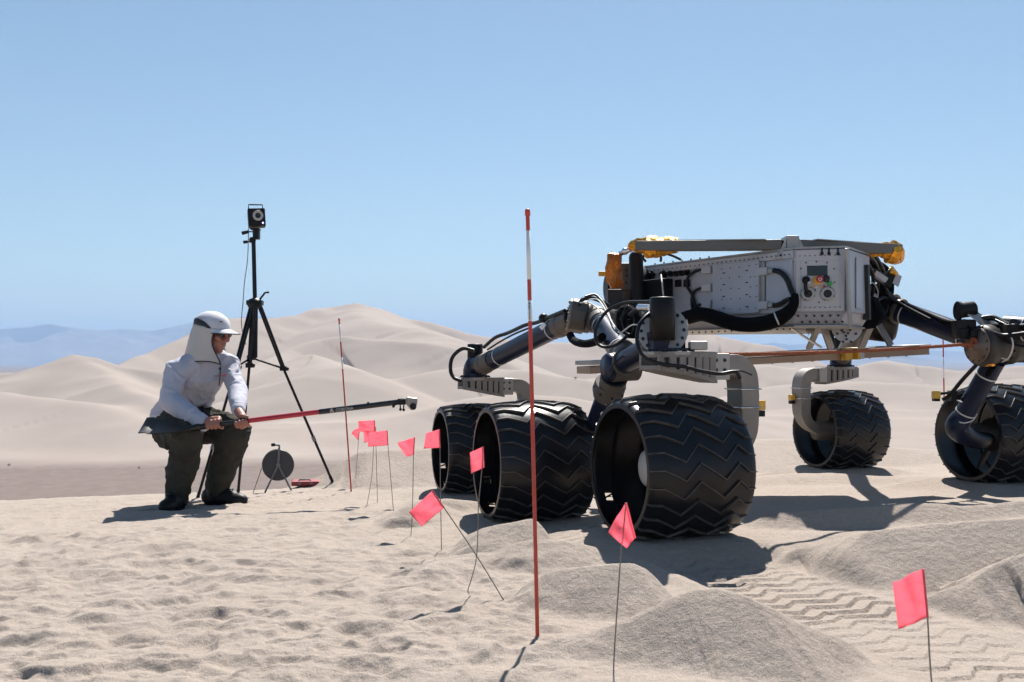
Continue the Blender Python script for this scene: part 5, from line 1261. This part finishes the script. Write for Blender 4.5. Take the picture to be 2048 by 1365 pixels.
# trousers
mb = MB()
mb.ball(pelv + Vector((0, 0, -.045)), (.15, .145, .12), 20, 12); limb(mb, [pelv + Vector((.02, -.02, .03)), hipR.lerp(knR, .4), hipL.lerp(knL, .45) + Vector((-.03, 0, .01))], [.12, .10, .095], 16)
limb(mb, [hipR, hipR.lerp(knR, .5) + Vector((0, 0, -.01)), knR, knR.lerp(anR, .35), knR.lerp(anR, .7), anR + Vector((0, 0, -.025))], [.112, .098, .080, .074, .074, .062], 18)
limb(mb, [hipL, hipL.lerp(knL, .5), knL, knL.lerp(anL, .35), knL.lerp(anL, .7), anL + Vector((0, 0, -.02))], [.106, .094, .080, .076, .072, .056], 18)
fuse(mb, 'trousers', M['trouser'], .0075, 5, wr=(.015, folds(8.0, 1.0, (1, 1, 1.2))))
# boots
def boot(an, toe, g):
    mb = MB(); toe = Vector(toe).normalized(); s = Vector((-toe.y, toe.x, 0)); R = Matrix((toe, s, Vector((0, 0, 1)))).transposed(); b = Vector((an.x, an.y, g))
    mb.ball(b + toe * .125 + Vector((0, 0, .036)), (.070, .044, .040), 18, 12, R); mb.ball(b + toe * .05 + Vector((0, 0, .050)), (.09, .042, .050), 18, 12, R); mb.ball(b - toe * .04 + Vector((0, 0, .05)), (.050, .040, .050), 16, 10, R)
    limb(mb, [b + Vector((0, 0, .06)), b + Vector((0, 0, .14))], [.052, .05])
    o = fuse(mb, 'boot', M['boot'], .006, 3)
    mb = MB(); mb.prism([b + toe * (.062 + .132 * math.cos(a)) + s * (.046 * math.sin(a)) + Vector((0, 0, -.004)) for a in [2 * math.pi * k / 24 for k in range(24)]], (0, 0, .026)); part(mb, 'boot_sole', M['blackmatte'], person, .004)
    mb = MB(); c = b + toe * .085 + Vector((0, 0, .088)); mb.tube(spline([c - s * .03, c + toe * .02 + Vector((0, 0, .008)), c + s * .03, c + s * .06 + Vector((0, 0, -.02))], 5), .0035, 6); part(mb, 'boot_lace', M['piping'], person)
boot(anR, (-.10, -.99, 0), gz(anR.x, anR.y - .06) - .006); boot(anL, (.97, -.22, 0), gz(anL.x + .08, anL.y) - .006)
# cap, brim, neck flap
mb = MB(); n, m = 36, 14
vs_ = []
for j in range(m + 1):
    ph = j / m * math.pi / 2
    for k in range(n):
        th = 2 * math.pi * k / n; w = 1 + .02 * mnoise.noise(Vector((math.cos(th) * 2, math.sin(th) * 2, j * .3)))
        vs_.append(H(-.014 + .108 * w * math.cos(th) * math.cos(ph), .091 * w * math.sin(th) * math.cos(ph), .026 + .094 * math.sin(ph) ** .9))
fs = [(j * n + k, j * n + (k + 1) % n, (j + 1) * n + (k + 1) % n, (j + 1) * n + k) for j in range(m) for k in range(n)]
mb.add(vs_, fs, True); capo = part(mb, 'sun_cap', M['capwhite'], person)
capo.modifiers.new('t', 'SOLIDIFY').thickness = .003
mb = MB(); vs_ = []
for i in range(9):
    t = i / 8
    for k in range(17):
        a = math.radians(-62 + 124 * k / 16); r0 = .1 ; ext = .082 * math.cos(a) ** .7
        vs_.append(H(-.014 + (.103 + ext * t) * math.cos(a), (.090 + .010 * t) * math.sin(a), .040 - .014 * t - .026 * (math.sin(a) ** 2) * (.35 + .65 * t)))
mb.add(vs_, [(i * 17 + k, i * 17 + k + 1, (i + 1) * 17 + k + 1, (i + 1) * 17 + k) for i in range(8) for k in range(16)], True)
br_ = part(mb, 'brim', M['capwhite'], capo); br_.modifiers.new('t', 'SOLIDIFY').thickness = .004
mb = MB(); mb.tube([Vector(vs_[8 * 17 + k]) for k in range(17)], .0032, 6); part(mb, 'brim_edge', M['piping'], capo)
def flap_pt(a, t):
    bulge = .096 + .010 * math.sin(math.pi * t) + .030 * t * t + .007 * math.sin(a * 3.3 + t * 4) * t
    return H(-.016 + (bulge + .008) * math.cos(a), bulge * .98 * math.sin(a), .034 - .205 * t + .02 * math.sin(a * 2) * t)
def a0(t): return math.radians(42 + 16 * math.sin(math.pi * min(1, t * 1.1)) - 26 * t)
nn_, mm_ = 44, 16; vs_ = []
for j in range(mm_ + 1):
    t = j / mm_; A0 = a0(t)
    for k in range(nn_ + 1): vs_.append(flap_pt(A0 + (2 * math.pi - 2 * A0 - .55) * k / nn_, t))
mb = MB(); mb.add(vs_, [(j * (nn_ + 1) + k, j * (nn_ + 1) + k + 1, (j + 1) * (nn_ + 1) + k + 1, (j + 1) * (nn_ + 1) + k) for j in range(mm_) for k in range(nn_)], True)
fl = part(mb, 'neck_flap', M['flap'], person); fl.modifiers.new('t', 'SOLIDIFY').thickness = .003
mb = MB(); mb.tube([Vector(vs_[j * (nn_ + 1)]) for j in range(mm_ + 1)], .0032, 6); mb.tube([Vector(vs_[mm_ * (nn_ + 1) + k]) for k in range(nn_ + 1)], .0030, 6); part(mb, 'flap_piping', M['piping'], fl)
vs_ = []
for k in range(21):
    f = k / 20; a = math.radians(58 + 105 * f); h = .020 * math.sin(math.pi * min(1, f * 1.05)) ** .8
    for s in (-1, 1): vs_.append(H(-.014 + .1095 * math.cos(a), .0935 * math.sin(a), .030 + .022 * math.sin(math.pi * f) + s * h))
mb = MB(); mb.add(vs_, [(2 * k, 2 * k + 1, 2 * k + 3, 2 * k + 2) for k in range(20)], True); vb = part(mb, 'vent_band', M['piping'], capo); vb.modifiers.new('t', 'SOLIDIFY').thickness = .004
mb = MB(); mb.box(H(.080, .052, .078), (.004, .022, .010), HR); part(mb, 'cap_badge', M['grey'], capo)
mb = MB(); 
for s in (-1, 1): mb.ball(H(.083, s * .032, .004), (.008, .026, .017), 12, 8, HR)
mb.tube([H(.085, .052, .008), H(.04, .078, .012), H(-.01, .083, .010)], .0028, 6); part(mb, 'dark_eye_band', M['screen'], person)  # dark ovals over the eyes with a thin bar along the temple
c0 = Vector(vs_[0]); k0 = flap_pt(a0(1.0), 1.0)
mb = MB(); mb.tube(spline([flap_pt(a0(.9), .9), k0 + Vector((.012, -.01, -.012)), Q(441, 735, 5.24), Q(440, 755, 5.22), Q(438, 772, 5.21)], 5), .0032, 6); mb.ball(Q(440, 738, 5.235), .008, 8, 6); part(mb, 'chin_cord', M['piping'], person)
mb = MB()
for k in range(5): p = Q(429 + k * 2.6, 752.5 - .2 * k, 5.265); mb.box(p, (.004, .004, .009))
part(mb, 'chest_emblem', M['grey'], person)
mb = MB()
for k in range(4): p = Q(444 + k * 2.6, 752 - .2 * k, 5.27); mb.box(p, (.0055, .004, .009))
part(mb, 'chest_emblem', M['red'], person)

# shovel with long red and black handle and a camera clamped to its far end
shv = thing('long_handled_shovel', sa, 'black shovel with red and black handle held across the knees, camera clamped on its end', 'shovel')
def sp_(px): # point of the axis at a photo column
    f = (px - 428) / (830 - 428); return sa + (Q(830, 800.5, 4.92) - sa) * f
M['shblack'] = mat('shovel_black', (.011, .012, .014), .32, .1, .2, 20, 0, 40, .1)
M['shred'] = mat('shovel_red', (.42, .018, .035), .35, 0, .1, 20)
mb = MB(); mb.cyl(sp_(405), sp_(500), .0135, n=20); part(mb, 'grip', M['shblack'], shv)
mb = MB(); mb.lathe(sp_(474), s_ax, [(0, .013), (0, .017), (.03, .017), (.03, .013)], 16); part(mb, 'lock_collar', M['shblack'], shv)
mb = MB(); mb.cyl(sp_(499), sp_(642), .0130, n=20); part(mb, 'red_shaft', M['shred'], shv)
mb = MB(); mb.cyl(sp_(641), sp_(800), .0142, n=20); bs = part(mb, 'black_shaft', M['shblack'], shv)
mb = MB(); p = sp_(738); mb.cyl(p + Vector((0, 0, .012)), p + Vector((0, 0, .020)), .006, n=8); part(mb, 'lock_pin', M['shblack'], shv)
def lettering(txt, start, size, name):
    cu = bpy.data.curves.new('t', 'FONT'); cu.body = txt; cu.size = size; cu.extrude = .0006; cu.offset = size * .015
    to = bpy.data.objects.new('t', cu); C.objects.link(to); dg = bpy.context.evaluated_depsgraph_get(); dg.update()
    me = bpy.data.meshes.new_from_object(to.evaluated_get(dg)); bpy.data.objects.remove(to)
    nrm = Vector((0, -1, -.12)); nrm = (nrm - s_ax * nrm.dot(s_ax)).normalized(); y = nrm.cross(s_ax).normalized(); R = Matrix((s_ax, y, nrm)).transposed()
    o = bpy.data.objects.new(name, me); me.name = name; me.materials.clear(); me.materials.append(M['letter']); C.objects.link(o)
    o.parent = shv; o.matrix_local = Matrix.Translation(sp_(start) + nrm * .0146 - y * size * .36 - WORLD[shv.name]) @ R.to_4x4(); return o, R, nrm, y
lettering('CORONA', 675, .0215, 'lettering')
_nr = Vector((0, -1, -.12)); _nr = (_nr - s_ax * _nr.dot(s_ax)).normalized(); _y = _nr.cross(s_ax).normalized(); q = sp_(667) + _nr * .0142
mb = MB(); mb.prism([q + s_ax * x * .010 + _y * y * .010 for x, y in ((-1, -1), (-.9, .1), (-.5, .9), (0, 1.1), (.5, .9), (.9, .1), (1, -1), (.3, -1), (.3, -.3), (-.3, -.3), (-.3, -1))], _nr * .001); part(mb, 'logo_mark', M['letter'], shv)
# clamp and little camera
e = sp_(800)
mb = MB(); mb.box(e + s_ax * .012, (.040, .030, .032)); mb.cyl(e + s_ax * .0 + Vector((0, -.016, .004)), e + s_ax * .03 + Vector((0, -.016, .004)), .008, n=10); cq_ = part(mb, 'clamp', M['black'], shv, .003)
for k, (o_, l_) in enumerate((((-.012, -.014, -.008), (-.018, -.004, -.014)), ((.004, -.016, -.012), (.002, 0, -.026)), ((.022, -.014, -.012), (.0, 0, -.028)))):
    mb = MB(); p0 = e + Vector(o_); p1 = p0 + Vector(l_); mb.cyl(p0, p1, .0032, n=8); mb.ball(p1, .0075, 10, 7); part(mb, 'clamp_knob', M['black'], cq_)
cq = Q(822, 806.5, 4.92); R = Matrix.Rotation(.16, 3, 'Y') @ Matrix.Rotation(.25, 3, 'Z')
mb = MB(); mb.prism([cq + R @ Vector(v) for v in ((-.027, -.02, .028), (.026, -.02, .030), (.030, -.02, .010), (.026, -.02, -.030), (.004, -.02, -.036), (-.020, -.02, -.012))], R @ Vector((0, .042, 0))); part(mb, 'small_camera', M['alu'], shv, .004)
mb = MB(); mb.lathe(cq + R @ Vector((.010, -.020, -.014)), R @ Vector((0, -1, 0)), [(0, .0165), (.010, .0165), (.011, .012), (.006, .011), (.006, .0005)], 20); part(mb, 'camera_lens', M['dark'], shv)
# blade: a shallow scoop behind the right hand
mb = MB(); n, m = 18, 12; vs_ = []
b0 = sp_(404); bd = (Q(282, 857, 5.00) - b0).normalized(); bs_ = Vector((0, -.955, -.30)); bs_ = (bs_ - bd * bs_.dot(bd)).normalized(); bu = bs_.cross(bd); bu = bu if bu.z > 0 else -bu
BL = .31
for i in range(n + 1):
    t = i / n; w = .030 + .082 * min(1, t / .28) ** .7; cur = .030 * (1 - .5 * t)
    for j in range(m + 1):
        s = -1 + 2 * j / m; vs_.append(b0 + bd * BL * (t - .03 * s * s * (t > .6)) + bs_ * w * s + bu * (cur * s * s * 1.1 - .012 + .010 * t * (1 if t > .85 else 0)))
mb.add(vs_, [(i * (m + 1) + j, i * (m + 1) + j + 1, (i + 1) * (m + 1) + j + 1, (i + 1) * (m + 1) + j) for i in range(n) for j in range(m)], True)
M['blade'] = mat('blade_dark', (.010, .0095, .009), .4, .1, .3, 12, 0, 40, .1, dust=.06, dscale=9, spec=.25)
bl_ = part(mb, 'blade', M['blade'], shv); bl_.modifiers.new('t', 'SOLIDIFY').thickness = .004
mb = MB(); mb.tube([sp_(412), sp_(400), b0 + bd * .05 - bu * .008, b0 + bd * .10 - bu * .012], [.016, .019, .018, .010], 14); part(mb, 'socket', M['shblack'], shv)
